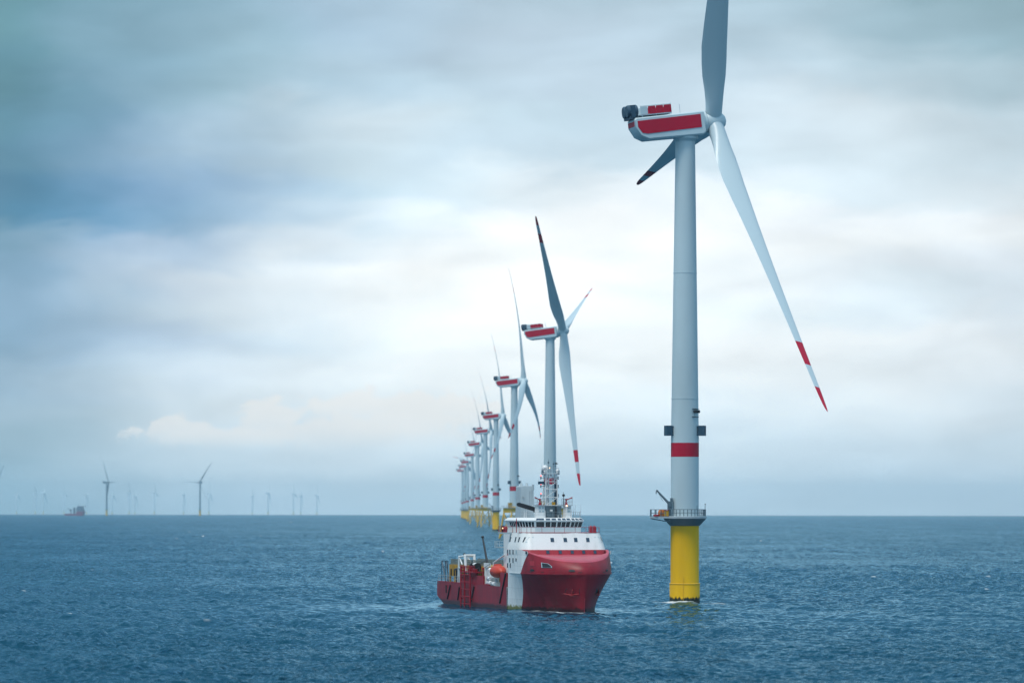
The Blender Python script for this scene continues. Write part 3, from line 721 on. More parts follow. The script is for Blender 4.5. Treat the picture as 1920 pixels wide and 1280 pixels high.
# top of the wheelhouse
ZR = 15.8
b = MB(); ro = off(-.25)
b.rail([(*p, ZR) for p in ro], 1.0, 1.5, .022, 2, closed=True)
for i in range(9):
    y = 4.2+random.uniform(-1.0, 2.4); x = random.uniform(-22, -17.5); b.bar((x, y, ZR), (x, y, ZR+random.uniform(1.1, 2.2)), .02, n=5)
b.obj('roof_railing', M['rail'], wh)
for y0, y1 in ((-3.3, -2.0), (1.75, 2.75)):
    b = MB(); b.loft([[(-19.6, y0, ZR-.02), (-17.2, y0, ZR-.02), (-17.2, y1, ZR-.02), (-19.6, y1, ZR-.02)], [(-19.5, y0+.1, 17.85), (-17.4, y0+.1, 17.85), (-17.4, y1-.08, 17.85), (-19.5, y1-.08, 17.85)]], cap0=True, cap1=True)
    h = b.obj('pedestal_house', M['shipwhite'], ship)
    for z in (16.75, 17.3):
        for yy in (y0+.38, y1-.38):
            b = MB(); xx = -17.2-(z-ZR)*.098; b.box((xx-.1, yy-.15, z), (xx+.03, yy+.15, z+.32)); b.obj('window', M['greypane'], h)
    b = MB(); b.box((-19.9, y0-.15, 17.86), (-17.1, y1+.15, 17.96)); b.rail([(-17.15, y0-.1, 17.96), (-17.15, y1+.1, 17.96), (-19.8, y1+.1, 17.96), (-19.8, y0-.1, 17.96)], 1.1, .8, .025, 2, closed=True); b.obj('top_platform', M['rail'], h)
def monitor(y, sgn, dark):
    b = MB(); b.bar((-18, y, 17.96), (-18, y, 18.75), .30, .13, 10); b.sphere((-18, y, 18.9), .22, 12); 
    b.bar((-18, y, 18.9), (-17.9, y+sgn*.35, 19.0), .12, n=8); b.bar((-17.9, y+sgn*.3, 18.98), (-17.6, y+sgn*1.0, 19.28), .1, .12, 8)
    m = b.obj('fire_monitor', M['railred'] if not dark else M['deckred'], ship)
monitor(-2.75, -1, False); monitor(1.95, 1, True)
b = MB(); b.bar((-17.9, 1.45, 17.96), (-17.9, 1.45, 19.45), .05, n=6); b.sphere((-17.9, 1.45, 19.65), .26, 12); b.bar((-17.9, 1.45, 19.9), (-17.9, 1.45, 20.2), .03, n=5); b.obj('day_signal', M['dark'], ship)
# mast
mast_b = MB(); mw0, mw1, mc = 1.15, .95, -.22
cor = [(-1, -1), (1, -1), (1, 1), (-1, 1)]
def MP(c, z): k = mw0+(mw1-mw0)*(z-ZR)/7.7; return (-20.4+c[0]*k*.8, mc+c[1]*k, z)
for c in cor: mast_b.bar(MP(c, ZR), MP(c, 23.4), .12, .09, 8)
lv = [17.9, 19.3, 20.7, 22.0, 23.4]
for z in lv:
    for i in range(4): mast_b.bar(MP(cor[i], z), MP(cor[(i+1) % 4], z), .06, n=6)
for z0, z1 in zip([ZR]+lv[:-1], lv):
    for i in range(4): mast_b.bar(MP(cor[i], z0), MP(cor[(i+1) % 4], z1), .045, n=5)
# centre pole and ladder way
mast_b.bar((-20.6, mc-.3, ZR), (-20.6, mc-.3, 23.3), .16, .12, 8)
mast_b.box((-21.4, mc-1.25, 23.35), (-19.3, mc+1.25, 23.45)); mast_b.box((-21.5, -3.2, 17.86), (-19.9, 2.9, 17.98))
mast = mast_b.obj('mast', M['shipwhite'], ship)
b = MB(); b.box((-21.6, -1.75, ZR), (-19.4, 1.5, 17.84)); b.box((-19.4, -1.2, ZR), (-19.25, -.75, 17.5)); b.box((-19.4, .85, 16.3), (-19.2, 1.3, 17.2)); b.bar((-19.2, -.1, ZR), (-19.2, -.1, 17.8), .06, n=6); b.obj('mast_house', M['under'], ship)
b = MB()
for y in (mc-.8, mc-.55, mc+.25): b.bar((-19.6, y, 17.9), (-19.8, y, 22.8), .05, n=6)
for y, z in ((mc-.7, 18.9), (mc+.5, 20.2), (mc-.6, 21.4), (mc+.55, 22.3), (mc-.1, 22.9)): b.box((-19.7, y-.16, z), (-19.4, y+.16, z+.36))
b.obj('cable_trunk', M['rail'], mast)
b = MB(); b.bar((-19.75, .42, 16), (-19.75, .42, 22.4), .045, n=5); b.bar((-19.75, .72, 16), (-19.75, .72, 22.4), .045, n=5)
for i in range(22): b.bar((-19.75, .42, 16.2+i*.28), (-19.75, .72, 16.2+i*.28), .03, n=5)
b.box((-19.95, .36, 16), (-19.85, .78, 21.6)); b.obj('ladder', M['navbox'], mast)
b = MB(); b.rail([(-19.3, mc-1.2, 23.45), (-19.3, mc+1.2, 23.45), (-21.4, mc+1.2, 23.45), (-21.4, mc-1.2, 23.45)], .9, .8, .025, 2, closed=True); b.obj('mast_railing', M['rail'], mast)
for y, z, r in ((-1.15, 24.3, .57), (-1.28, 23.72, .26), (.97, 23.85, .34)):
    b = MB(); b.sphere((-19.9 if r < .4 else -20.5, y, z), r, 20); b.bar((-20.3, y, 23.3), (-20.3, y, z-r*.7), .12, n=8); b.obj('radome', M['shipwhite'], mast)
for z in (19.6, 21.2, 22.65):
    for sgn in (-1, 1):
        y1 = mc+sgn*1.75 if sgn < 0 else mc+1.35
        b = MB(); b.bar((-20.2, mc+sgn*.6, z), (-20.2, y1, z), .05, n=6); b.bar((-20.2, y1, z-.28), (-20.2, y1, z+.28), .10, n=8); ar = b.obj('lamp_bracket', M['under'], mast)
        if sgn < 0:
            b = MB(); b.sphere((-20.1, y1, z+.36), .11, 10); b.obj('signal_lamp', M['lampred'], ar)
b = MB(); b.box((-20.5, -2.4, 21.55), (-19.9, -1.35, 22.05)); b.bar((-20.2, -1.5, 21.6), (-20.2, -1.0, 21.3), .06, n=6); b.obj('radar', M['navbox'], mast)
b = MB()
for y, z1, r in ((-.56, 25.9, .05), (.35, 25.6, .04), (.7, 25.2, .04), (-1.75, 25.3, .02), (-.25, 25.0, .03)): b.bar((-20.4, y, 23.4), (-20.4, y, z1), r, r*.5, 6)
b.bar((-20.4, -.9, 24.6), (-20.4, .9, 24.6), .03, n=5); b.box((-20.5, -.68, 25.1), (-20.3, -.44, 25.45)); b.box((-20.5, .24, 24.9), (-20.3, .48, 25.2)); b.obj('antenna', M['under'], mast)
b = MB(); b.sphere((-19.8, -.5, 24.35), .1, 8); b.obj('mast_lamp', M['lampwarm'], mast)
b = MB(); b.sphere((-17.0, 1.75, 17.85), .13, 8); b.obj('deck_lamp', M['lampwarm'], ship)
b = MB(); b.box((-19.24, -.62, 16.9), (-18.9, -.22, 17.2)); b.box((-19.2, -.3, 17.98), (-18.7, .2, 18.5), 1); b.box((-19.19, .3, 15.8), (-19.05, .55, 17.7), 2); b.obj('mast_locker', [M['shipwhite'], M['shipyellow'], M['dark']], ship)
# funnel
b = MB(); b.loft([[(-31.2, -3.6, 13), (-27.6, -3.6, 13), (-27.6, -1.15, 13), (-31.2, -1.15, 13)], [(-31.0, -3.5, 21.1), (-27.8, -3.5, 21.1), (-27.8, -1.15, 21.1), (-31.0, -1.15, 21.1)], [(-30.9, -3.35, 21.3), (-27.9, -3.35, 21.3), (-27.9, -1.3, 21.3), (-30.9, -1.3, 21.3)]], cap0=True, cap1=True)
fun = b.obj('funnel', M['grey'], ship)
b = MB()
for y in (-2.9, -1.9): b.bar((-29.5, y, 21.2), (-29.8, y, 21.75), .22, n=10)
b.box((-28.3, -1.35, 20.6), (-27.75, -1.08, 21.55)); b.obj('exhaust_pipe', M['grey'], fun)
b = MB(); b.bar((-27.75, -1.5, 15.8), (-27.75, -1.5, 20.6), .05, n=6); b.bar((-27.75, -1.9, 15.8), (-27.75, -1.9, 20.4), .05, n=6); b.box((-27.84, -3.2, 19.2), (-27.6, -3.0, 19.4)); b.obj('pipework', M['rail'], fun)
# stowed knuckle boom across the roof
b = MB(); a, c = Vector((-22, -5.75, 18.15)), Vector((-22, -2.5, 17.2)); d = (c-a).normalized(); u = Vector((0, -d.z, d.y))
def Q(p, k, w): return [tuple(p+Vector((s*w, 0, 0))+u*q*k) for s, q in ((-1, -1), (1, -1), (1, 1), (-1, 1))]
b.loft([Q(a, .16, .18), Q(a+d*.25, .33, .28), Q(a+d*1.5, .36, .3), Q(c, .36, .3)], cap0=True, cap1=True)
b.box((-22.3, -2.75, 16.7), (-21.7, -2.4, 17.6)); boom = b.obj('stowed_boom', M['dark'], ship)
b = MB()
for y, z in ((-4.45, 17.5), (-4.1, 17.4), (-2.55, 16.8)): b.bar((-22, y, ZR), (-22, y, z), .07, n=6)
b.obj('boom_rest', M['shipwhite'], boom)

# after deck gear
b = MB(); b.bar((-41.2, -6.0, 3.5), (-41.2, -6.0, 7.0), .55, .5, 14); b.box((-41.8, -6.5, 6.9), (-40.6, -5.5, 7.7)); cr = b.obj('deck_crane', M['shipwhite'], ship)
b = MB(); b.bar((-41.2, -6.0, 7.6), (-44.6, -6.0, 12.2), .22, .14, 8); b.sphere((-44.6, -6.0, 12.25), .27, 10); b.obj('crane_boom', M['dark'], cr)
b = MB(); b.bar((-36.2, -6.2, 7.8), (-29.5, -5.9, 9.3), .13, n=8); b.bar((-36.2, -6.2, 3.6), (-36.2, -6.2, 7.9), .12, n=8); b.obj('davit_arm', M['shipwhite'], ship)
b = MB()                                            # red side frame with ladder
for x in (-51.6, -48.8, -44.8): b.bar((x, -B-.42, -.4), (x, -B-.42, 7.0), .14, n=8)
for z in (.3, 1.6, 2.9, 4.2, 5.5, 6.9): b.bar((-51.6, -B-.42, z), (-44.8, -B-.42, z), .09, n=6)
for z in (1.2, 4.9, 6.7):
    for x in (-51.6, -44.8): b.bar((x, -B-.42, z), (x, -B+.1, z), .08, n=6)
b.box((-52.0, -B-.5, 5.9), (-41.5, -B+.9, 6.1)); b.rail([(-51.9, -B-.45, 6.1), (-41.6, -B-.45, 6.1)], 1.0, 1.2, .05, 2); b.box((-47.5, -B-.1, 5.4), (-42.5, -B+.3, 6.6))
b.obj('side_ladder', M['shipred'], ship)
b = MB()
for y in (-7.3, -5.6):
    b.bar((-57.2, y, 3.5), (-56.4, y, 8.7), .2, n=8); b.bar((-50.8, y, 3.5), (-52.2, y, 8.9), .24, n=8); b.bar((-56.4, y, 8.6), (-52.2, y, 8.8), .16, n=8); b.bar((-56.6, y, 8.7), (-54.2, y, 7.2), .12, n=8)
b.bar((-52.2, -7.5, 8.9), (-52.2, -5.4, 8.9), .2, n=8); b.sphere((-52.6, -7.3, 9.1), .25, 8, 1); b.obj('a_frame', [M['shipwhite'], M['dark']], ship)
b = MB()                                            # dark stair gantry near the stern
for x in (-69.3, -66.6, -64.6): b.bar((x, -7.4, 3.9), (x, -7.4, 7.7), .07, n=6)
b.bar((-69.3, -7.4, 7.7), (-64.6, -7.4, 7.7), .08, n=6); b.bar((-69.3, -7.4, 6.6), (-64.6, -7.4, 6.6), .07, n=6)
b.bar((-68.9, -7.4, 7.6), (-66.4, -7.4, 4.0), .13, n=6); b.bar((-65.9, -7.4, 7.6), (-63.8, -7.4, 4.0), .13, n=6); b.obj('stair_gantry', M['navbox'], ship)
b = MB(); b.rail([(-54, -B+.1, 3.95), (-70.7, -B+.1, 3.95), (-70.7, B-.1, 3.95), (-54, B-.1, 3.95)], 1.1, 1.7, .03, 2); b.obj('stern_railing', M['rail'], ship)
b = MB(); b.box((-33.6, -7.3, 3.55), (-30.5, -5.7, 4.4)); b.bar((-32.9, -6.5, 4.3), (-32.9, -6.5, 5.0), .3, .2, 10); b.obj('winch_base', M['grey'], ship)
b = MB(); b.box((-36.9, -7.2, 3.55), (-36.0, -5.2, 5.2)); b.bar((-36.9, -6.4, 4.6), (-37.6, -6.4, 4.6), .35, n=10); b.obj('deck_locker', M['grey'], ship)
b = MB(); b.box((-38.6, -6.6, 3.55), (-37.6, -5.6, 6.5)); b.lathe([(.62, 6.5), (.6, 6.65), (.3, 6.9)], 14, c=(-38.1, -6.1, 0)); b.obj('vent_trunk', M['shipwhite'], ship)
b = MB(); b.bar((-43.6, -7.2, 3.5), (-43.6, -7.2, 6.6), .12, n=8); b.bar((-43.6, -7.2, 6.6), (-42.2, -7.2, 6.8), .13, n=8); b.bar((-42.2, -7.2, 6.8), (-41.9, -7.2, 6.0), .12, n=8); b.obj('hose_davit', M['dark'], ship)

for x, y, h, r, mt in ((-39.6, -7.2, 1.6, .12, 'shipred'), (-55.6, -7.3, 1.5, .3, 'grey'), (-58.9, -7.0, 1.2, .35, 'dark'), (-46.5, -6.9, 2.3, .28, 'shipwhite')):
    b = MB(); b.bar((x, y, 3.5), (x, y, 4.9+h), r, n=10); b.lathe([(r*1.1, 4.9+h), (r*1.7, 5.0+h), (r*1.5, 5.25+h), (.02, 5.35+h)], 12, c=(x, y, 0)); b.obj('ventilator', M[mt], ship)
for x in (-48.6, -46.4):
    b = MB(); b.lathe([(.75, -.55), (.75, -.48), (.42, -.46), (.42, .46), (.75, .48), (.75, .55)], 18, c=(x, -6.6, 6.85), axis='x'); b.obj('hose_drum', M['dark'], ship)
b = MB(); b.bar((-50.5, -7.0, 6.4), (-44.0, -5.6, 8.2), .09, n=6); b.bar((-44, -5.6, 3.5), (-44, -5.6, 8.3), .1, n=6); b.bar((-40.9, -6.6, 6.9), (-36.4, -6.3, 7.9), .05, n=5); b.obj('pipe_run', M['under'], ship)

def on_ship(x, y, z):
    q = Matrix.Rotation(R(-75), 4, 'Z') @ Vector((x, y, z)); return (SX+q.x, SY+q.y, drop(SX, SY)+q.z)
# lifeboat: covered orange boat hanging beside the deckhouse
t = thing('lifeboat', 'bright orange enclosed lifeboat hanging beside the white deckhouse of the ship', 'lifeboat', on_ship(-31.9, -6.5, 5.1), R(-75))
b = MB(); rings = []
for i in range(13):
    q = -1+2*i/12; w = max(.03, (1-abs(q)**2.6))**.5; ring = []
    for j in range(16):
        an = 2*math.pi*j/16; z = math.sin(an); y = math.cos(an)
        ring.append((q*3.0, 1.22*w*y, 1.18+ (1.22*z*w if z > 0 else 1.15*z*w*(.95))))
    rings.append(ring)
b.loft(rings, cap0=True, cap1=True); lb = b.obj('lifeboat_hull', M['lifeboat'], t)
b = MB(); b.loft([[(x*s-.3, y*s2, z) for x, y in ((-.9, -.6), (.9, -.6), (.9, .6), (-.9, .6))] for z, s, s2 in ((2.1, 1, 1), (2.55, .8, .8))], cap0=True, cap1=True); b.obj('canopy', M['lifeboat'], t)
b = MB(); b.loft([[(2.7*math.cos(2*math.pi*i/24), 1.27*math.sin(2*math.pi*i/24), z) for i in range(24)] for z in (1.12, 1.24)], cap0=True, cap1=True); b.obj('rubbing_strip', M['deckred'], t)
# white liferaft drums in the open side bay
for i, (x, z, lab) in enumerate(((-36.0, 4.25, 'white liferaft drum in the open side bay nearest the stern end'), (-34.9, 4.25, 'white liferaft drum low in the middle of the open side bay'), (-35.5, 5.05, 'white liferaft drum stacked on top of the other two beside the lifeboat'), (-32.3, 4.15, 'lone white liferaft drum under the orange lifeboat'))):
    d = thing('liferaft_canister', lab, 'liferaft', on_ship(x, -7.15, z), R(-75), 'liferaft drums in the ship side bay')
    def drum():
        b = MB(); b.lathe([(.05, -.72), (.3, -.7), (.4, -.55), (.4, .55), (.3, .7), (.05, .72)], 18, axis='x'); return b.mesh('drum', [M['canister']])
    def band():
        b = MB(); b.lathe([(.4, -.06), (.43, -.06), (.43, .06), (.4, .06)], 18, axis='x', caps=False); return b.mesh('strap', [M['under']])
    link('drum', cached('drum', drum), d); link('strap', cached('dband', band), d)
# yellow cargo frame with a wire fence on the after deck
t = thing('cargo_frame', 'yellow steel cargo frame topped by a grey wire fence on the ship after deck', 'cargo frame', on_ship(-53, -2.5, 3.55), R(-75))
b = MB(); b.box((-15.6, -3.6, 1.3), (-7.6, 2, 3.5)); b.box((-7.6, -3.4, 2.6), (12.5, 2, 3.5))
for x in (-15.2, -11.5, -7.7, 0, 6, 12): 
    b.bar((x, -3.5, 0), (x, -3.5, 3.4), .2, n=6); b.bar((x, 1.9, 0), (x, 1.9, 3.4), .2, n=6)
b.obj('frame', M['shipyellow'], t)
b = MB()
for x in (-14.0, -11.6, -9.2): b.box((x-.3, -3.72, 1.4), (x+.3, -3.55, 2.7))
b.obj('louvre', M['dark'], t)
b = MB(); 
for i in range(66):
    x = -15.6+i*.43; b.bar((x, -3.3, 3.3), (x, -3.3, 4.5), .045, n=4); b.bar((x, 1.8, 3.3), (x, 1.8, 4.5), .045, n=4)
for z in (3.7, 4.1, 4.5):
    for y in (-3.3, 1.8): b.bar((-15.6, y, z), (12.5, y, z), .04, n=4)
b.obj('fence', M['mesh'], t)

# ------------------------------------------------------------------ the far red ship on the horizon
D2 = 9800; FX = (141-960)/7000*D2
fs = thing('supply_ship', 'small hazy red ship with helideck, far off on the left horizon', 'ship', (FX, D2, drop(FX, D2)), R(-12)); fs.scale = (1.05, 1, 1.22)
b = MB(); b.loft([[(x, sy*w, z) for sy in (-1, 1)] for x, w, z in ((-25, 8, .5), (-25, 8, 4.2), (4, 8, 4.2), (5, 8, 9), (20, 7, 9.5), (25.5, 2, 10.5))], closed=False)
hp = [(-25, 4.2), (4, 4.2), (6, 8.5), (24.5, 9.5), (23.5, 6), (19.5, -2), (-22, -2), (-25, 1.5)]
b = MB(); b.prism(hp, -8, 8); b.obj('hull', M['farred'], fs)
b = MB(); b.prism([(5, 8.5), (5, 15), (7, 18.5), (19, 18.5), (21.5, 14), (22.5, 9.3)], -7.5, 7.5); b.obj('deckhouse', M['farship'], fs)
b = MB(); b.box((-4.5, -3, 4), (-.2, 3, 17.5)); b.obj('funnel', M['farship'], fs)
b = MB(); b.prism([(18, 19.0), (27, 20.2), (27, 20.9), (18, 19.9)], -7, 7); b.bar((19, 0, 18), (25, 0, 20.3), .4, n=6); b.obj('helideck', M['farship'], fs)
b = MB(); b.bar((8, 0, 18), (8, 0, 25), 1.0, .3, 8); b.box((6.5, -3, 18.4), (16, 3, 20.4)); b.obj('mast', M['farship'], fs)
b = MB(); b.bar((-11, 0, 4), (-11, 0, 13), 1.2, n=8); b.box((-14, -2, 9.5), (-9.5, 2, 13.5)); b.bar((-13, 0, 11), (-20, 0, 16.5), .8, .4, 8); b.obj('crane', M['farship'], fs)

# ------------------------------------------------------------------ the sea
def ocean_tile(n, L, wind, wdir, seed, lmin, lmax, spread=2):
    """random wave field from a directional spectrum: height and horizontal shift on an n x n tile"""
    rng = np.random.default_rng(seed)
    k1 = np.fft.fftfreq(n, L/n)*2*np.pi; kx, ky = np.meshgrid(k1, k1, indexing='ij'); k = np.hypot(kx, ky); k[0, 0] = 1
    Lw = wind**2/9.81; cosv = (kx*math.cos(wdir)+ky*math.sin(wdir))/k
    P = np.exp(-1/(k*Lw)**2)/k**4*np.abs(cosv)**spread
    P *= (k < 2*np.pi/lmin)*(k > 2*np.pi/lmax); P[0, 0] = 0
    h = np.sqrt(P)*(rng.normal(size=(n, n))+1j*rng.normal(size=(n, n)))
    H = np.real(np.fft.ifft2(h)); s = H.std(); H /= s
    DX = np.real(np.fft.ifft2(-1j*kx/k*h))/s; DY = np.real(np.fft.ifft2(-1j*ky/k*h))/s
    return H, DX, DY, L
def sample(tile, x, y):
    H, DX, DY, L = tile; n = H.shape[0]
    u = (x/L*n) % n; v = (y/L*n) % n; i = np.floor(u).astype(int) % n; j = np.floor(v).astype(int) % n; a = u-np.floor(u); c = v-np.floor(v); i2 = (i+1) % n; j2 = (j+1) % n
    return [A[i, j]*(1-a)*(1-c)+A[i2, j]*a*(1-c)+A[i, j2]*(1-a)*c+A[i2, j2]*a*c for A in (H, DX, DY)]
tA = ocean_tile(1024, 613., 4.2, R(205), 3, 2.0, 45.)
tC = ocean_tile(512, 977., 9., R(215), 9, 16., 70., 6)
tB = ocean_tile(512, 151., 2.4, R(165), 5, .8, 7.)

def build_water():
    az = np.concatenate([np.linspace(-math.pi, -R(12), 60)[:-1], np.linspace(-R(12), -R(8.7), 60)[:-1], np.linspace(-R(8.7), R(8.7), 820), np.linspace(R(8.7), R(12), 60)[1:], np.linspace(R(12), math.pi, 60)[1:-1]])
    d = [15.]
    while d[-1] < 24000:
        q = d[-1]
        d.append(q + (8+ (q*.05) if q < 240 else max(.4, q*q/123200*.30) if q < 2600 else q*q/123200*.5))
    d = np.array(d); nA, nD = len(az), len(d)
    DD, AA = np.meshgrid(d, az, indexing='ij'); X = DD*np.sin(AA); Y = DD*np.cos(AA)
    fade = np.clip((R(11)-np.abs(AA))/R(2), 0, 1)*np.clip((DD-230)/60, 0, 1)*np.clip((9000-DD)/6000, .35, 1)
    # patches of rougher and smoother water
    def pn(x, y, s, seed):
        r = np.random.default_rng(seed); o = 0
        for i in range(7):
            a = r.uniform(0, 6.28); f = s*r.uniform(.6, 1.9); o = o+np.sin((x*math.cos(a)*.45+y*math.sin(a))*f+r.uniform(0, 6.28))
        return o/7**.5
    gust = 1+.26*pn(X, Y, 1/30., 1)+.20*pn(X, Y, 1/95., 2)+.15*pn(X, Y, 1/9., 21)
    # long smooth slick drifting off to the left of the ship and close round it
    sl = np.exp(-((Y-(640+.08*(X+20)))/32.0)**2)*np.clip((-2-X)/8, 0, 1)*np.clip((X+60)/34, 0, 1)
    sl = np.clip(sl*(1.05+.45*pn(X, Y*.35, 1/7., 4)), 0, 1)
    c15, s15 = math.cos(R(15)), math.sin(R(15)); xf = (X-SX)*s15-(Y-SY)*c15; yp = (X-SX)*c15+(Y-SY)*s15
    near = np.exp(-(np.maximum(0, np.abs(yp)-8)/7)**2)*np.exp(-(np.maximum(0, np.maximum(xf-2, -xf-72))/6)**2)
    slick = np.clip(sl*.78+near*.75, 0, 1)
    amp = fade*np.clip(gust, .4, 1.8)*(1-.9*slick)
    h1, x1, y1 = sample(tA, X, Y); h3, x3, y3 = sample(tC, X, Y); h2, x2, y2 = sample(tB, X+.3*Y, Y-.3*X)
    HA, HB = .19, .085
    Z = amp*(HA*h1+HB*h2)+fade*.13*h3*(1-.5*slick); DX = amp*(HA*x1+HB*x2)*.9; DY = amp*(HA*y1+HB*y2)*.9
    crest = HA*h1+HB*h2
    foam = np.clip((crest*np.clip(gust, .5, 1.7)-.68)/.12, 0, .7)*np.clip((pn(X, Y, 1/.4, 8)-1.1)/.4, 0, 1)*(1-slick)*fade
    # broken water round the near monopile and under the bow
    r1 = np.hypot(X-31.66, (Y-684)); nz = pn(X, Y, 1/.8, 11)+.7*pn(X, Y, 1/.35, 12)
    foam = np.maximum(foam, np.clip(np.exp(-(np.maximum(0, r1-2.9)/5.5)**2)*(.02+.62*nz), 0, 1)*.8)
    bow = np.exp(-(np.maximum(0, np.hypot(xf+4, yp*1.0)-7.5)/2.2)**2)*(xf > -16)
    foam = np.maximum(foam, np.clip(bow*(nz*.55-.12), 0, 1)*.8)
    V = np.stack([X+DX, Y+DY, Z-(X*X+Y*Y)/(2*RE)], -1).reshape(-1, 3)
    V = np.vstack([V, [[0, 0, 0]]])
    i, j = np.meshgrid(np.arange(nD-1), np.arange(nA), indexing='ij'); j2 = (j+1) % nA
    F = np.stack([i*nA+j, (i+1)*nA+j, (i+1)*nA+j2, i*nA+j2], -1).reshape(-1, 4)[:, ::-1]
    k = np.arange(nA); TF = np.stack([np.full(nA, nD*nA), k, (k+1) % nA], -1)[:, ::-1]
    me = bpy.data.meshes.new('water'); me.vertices.add(len(V)); me.vertices.foreach_set('co', V.astype(np.float32).ravel())
    loops = np.concatenate([F.ravel(), TF.ravel()]).astype(np.int32); me.loops.add(len(loops)); me.loops.foreach_set('vertex_index', loops)
    me.polygons.add(len(F)+len(TF)); me.polygons.foreach_set('loop_start', np.concatenate([np.arange(len(F))*4, len(F)*4+np.arange(len(TF))*3]).astype(np.int32))
    me.update(calc_edges=True); me.polygons.foreach_set('use_smooth', np.ones(len(me.polygons), bool))
    for nm, arr in (('foam', foam), ('slick', slick)):
        at = me.attributes.new(nm, 'FLOAT', 'POINT'); at.data.foreach_set('value', np.append(arr.ravel(), 0).astype(np.float32))
    lod = 1+1.0*np.clip((DD-520)/1400, 0, 1)+2.0*np.clip((580-DD)/170, 0, 1)
    at = me.attributes.new('lod', 'FLOAT', 'POINT'); at.data.foreach_set('value', np.append(lod.ravel(), 1).astype(np.float32))
    me.validate()
    print('water verts', len(V))
    return me
WATER = build_water()
if sum(p.normal.z for p in list(WATER.polygons)[:200]) < 0: WATER.flip_normals()
RIPPLE, SWELL = 1.4, .35
m, nt, bs = new_mat('sea_water'); N = nt.nodes; L = nt.links
bs.inputs['Base Color'].default_value = (.001, .045, .082, 1); bs.inputs['Roughness'].default_value = .12; bs.inputs['Specular IOR Level'].default_value = 0; bs.inputs['Roughness'].default_value = 1
geo = N.new('ShaderNodeNewGeometry')
def wnoise(scale, sc, det):
    mp = N.new('ShaderNodeMapping'); mp.inputs['Scale'].default_value = sc; mp.inputs['Rotation'].default_value = (0, 0, .35); L.new(geo.outputs['Position'], mp.inputs['Vector'])
    n = N.new('ShaderNodeTexNoise'); n.inputs['Scale'].default_value = scale; n.inputs['Detail'].default_value = det; n.inputs['Roughness'].default_value = .6; L.new(mp.outputs[0], n.inputs['Vector']); return n
n1 = wnoise(.9, (1, 1.3, 1), 5); n2 = wnoise(.11, (1, 1.6, 1), 4)
at = N.new('ShaderNodeAttribute'); at.attribute_name = 'slick'
def vmath(op, a, c=None, sc=None):
    q = N.new('ShaderNodeVectorMath'); q.operation = op
    for k, v in ((0, a), (1, c)):
        if v is None: continue
        if isinstance(v, tuple): q.inputs[k].default_value = v
        else: L.new(v, q.inputs[k])
    if sc is not None:
        if isinstance(sc, (int, float)): q.inputs['Scale'].default_value = sc
        else: L.new(sc, q.inputs['Scale'])
    return q.outputs[0]
n3 = wnoise(1.0, (.22, .011, 1), 3); n3.inputs['Roughness'].default_value = .65
streak = N.new('ShaderNodeMapRange'); streak.inputs['From Min'].default_value = .3; streak.inputs['From Max'].default_value = .7; streak.inputs['To Min'].default_value = .55; streak.inputs['To Max'].default_value = 1.45; L.new(n3.outputs['Fac'], streak.inputs['Value'])
n4 = wnoise(1.0, (.016, .0075, 1), 4)
patch = N.new('ShaderNodeMapRange'); patch.inputs['From Min'].default_value = .35; patch.inputs['From Max'].default_value = .65; patch.inputs['To Min'].default_value = .65; patch.inputs['To Max'].default_value = 1.4; L.new(n4.outputs['Fac'], patch.inputs['Value'])
sp2 = N.new('ShaderNodeMath'); sp2.operation = 'MULTIPLY'; L.new(patch.outputs[0], sp2.inputs[0]); L.new(streak.outputs[0], sp2.inputs[1])
ripple = vmath('MULTIPLY', vmath('SUBTRACT', n1.outputs['Color'], (.5, .5, .5)), (1, 1, 0))
swell = vmath('MULTIPLY', vmath('SUBTRACT', n2.outputs['Color'], (.5, .5, .5)), (1, 1, 0))
al = N.new('ShaderNodeAttribute'); al.attribute_name = 'lod'
st_ = N.new('ShaderNodeMapRange'); st_.inputs['To Min'].default_value = RIPPLE; st_.inputs['To Max'].default_value = .10; L.new(at.outputs['Fac'], st_.inputs['Value'])
nrm = vmath('NORMALIZE', vmath('ADD', vmath('ADD', geo.outputs['Normal'], vmath('SCALE', vmath('SCALE', vmath('SCALE', ripple, None, st_.outputs[0]), None, al.outputs['Fac']), None, sp2.outputs[0])), vmath('SCALE', vmath('SCALE', swell, None, SWELL), None, st_.outputs[0])))
L.new(nrm, bs.inputs['Normal'])
fr = N.new('ShaderNodeFresnel'); fr.inputs['IOR'].default_value = 1.333; L.new(nrm, fr.inputs['Normal'])
gl = N.new('ShaderNodeBsdfGlossy'); gl.inputs['Color'].default_value = (.45, .74, .92, 1); gl.inputs['Roughness'].default_value = .10; L.new(nrm, gl.inputs['Normal'])
frs = N.new('ShaderNodeMath'); frs.operation = 'MULTIPLY'; frs.inputs[1].default_value = .86; L.new(fr.outputs[0], frs.inputs[0])
wet = N.new('ShaderNodeMixShader'); L.new(frs.outputs[0], wet.inputs[0]); L.new(bs.outputs[0], wet.inputs[1]); L.new(gl.outputs[0], wet.inputs[2])
fo = N.new('ShaderNodeBsdfDiffuse'); fo.inputs['Color'].default_value = (.75, .80, .82, 1)
af = N.new('ShaderNodeAttribute'); af.attribute_name = 'foam'
ms = N.new('ShaderNodeMixShader'); L.new(af.outputs['Fac'], ms.inputs[0]); L.new(wet.outputs[0], ms.inputs[1]); L.new(fo.outputs[0], ms.inputs[2]); L.new(ms.outputs[0], N['Material Output'].inputs['Surface'])
WATER.materials.append(m)
tag(link('water', WATER), 'blue grey open sea with short choppy waves out to the horizon', 'sea', None, 'structure')

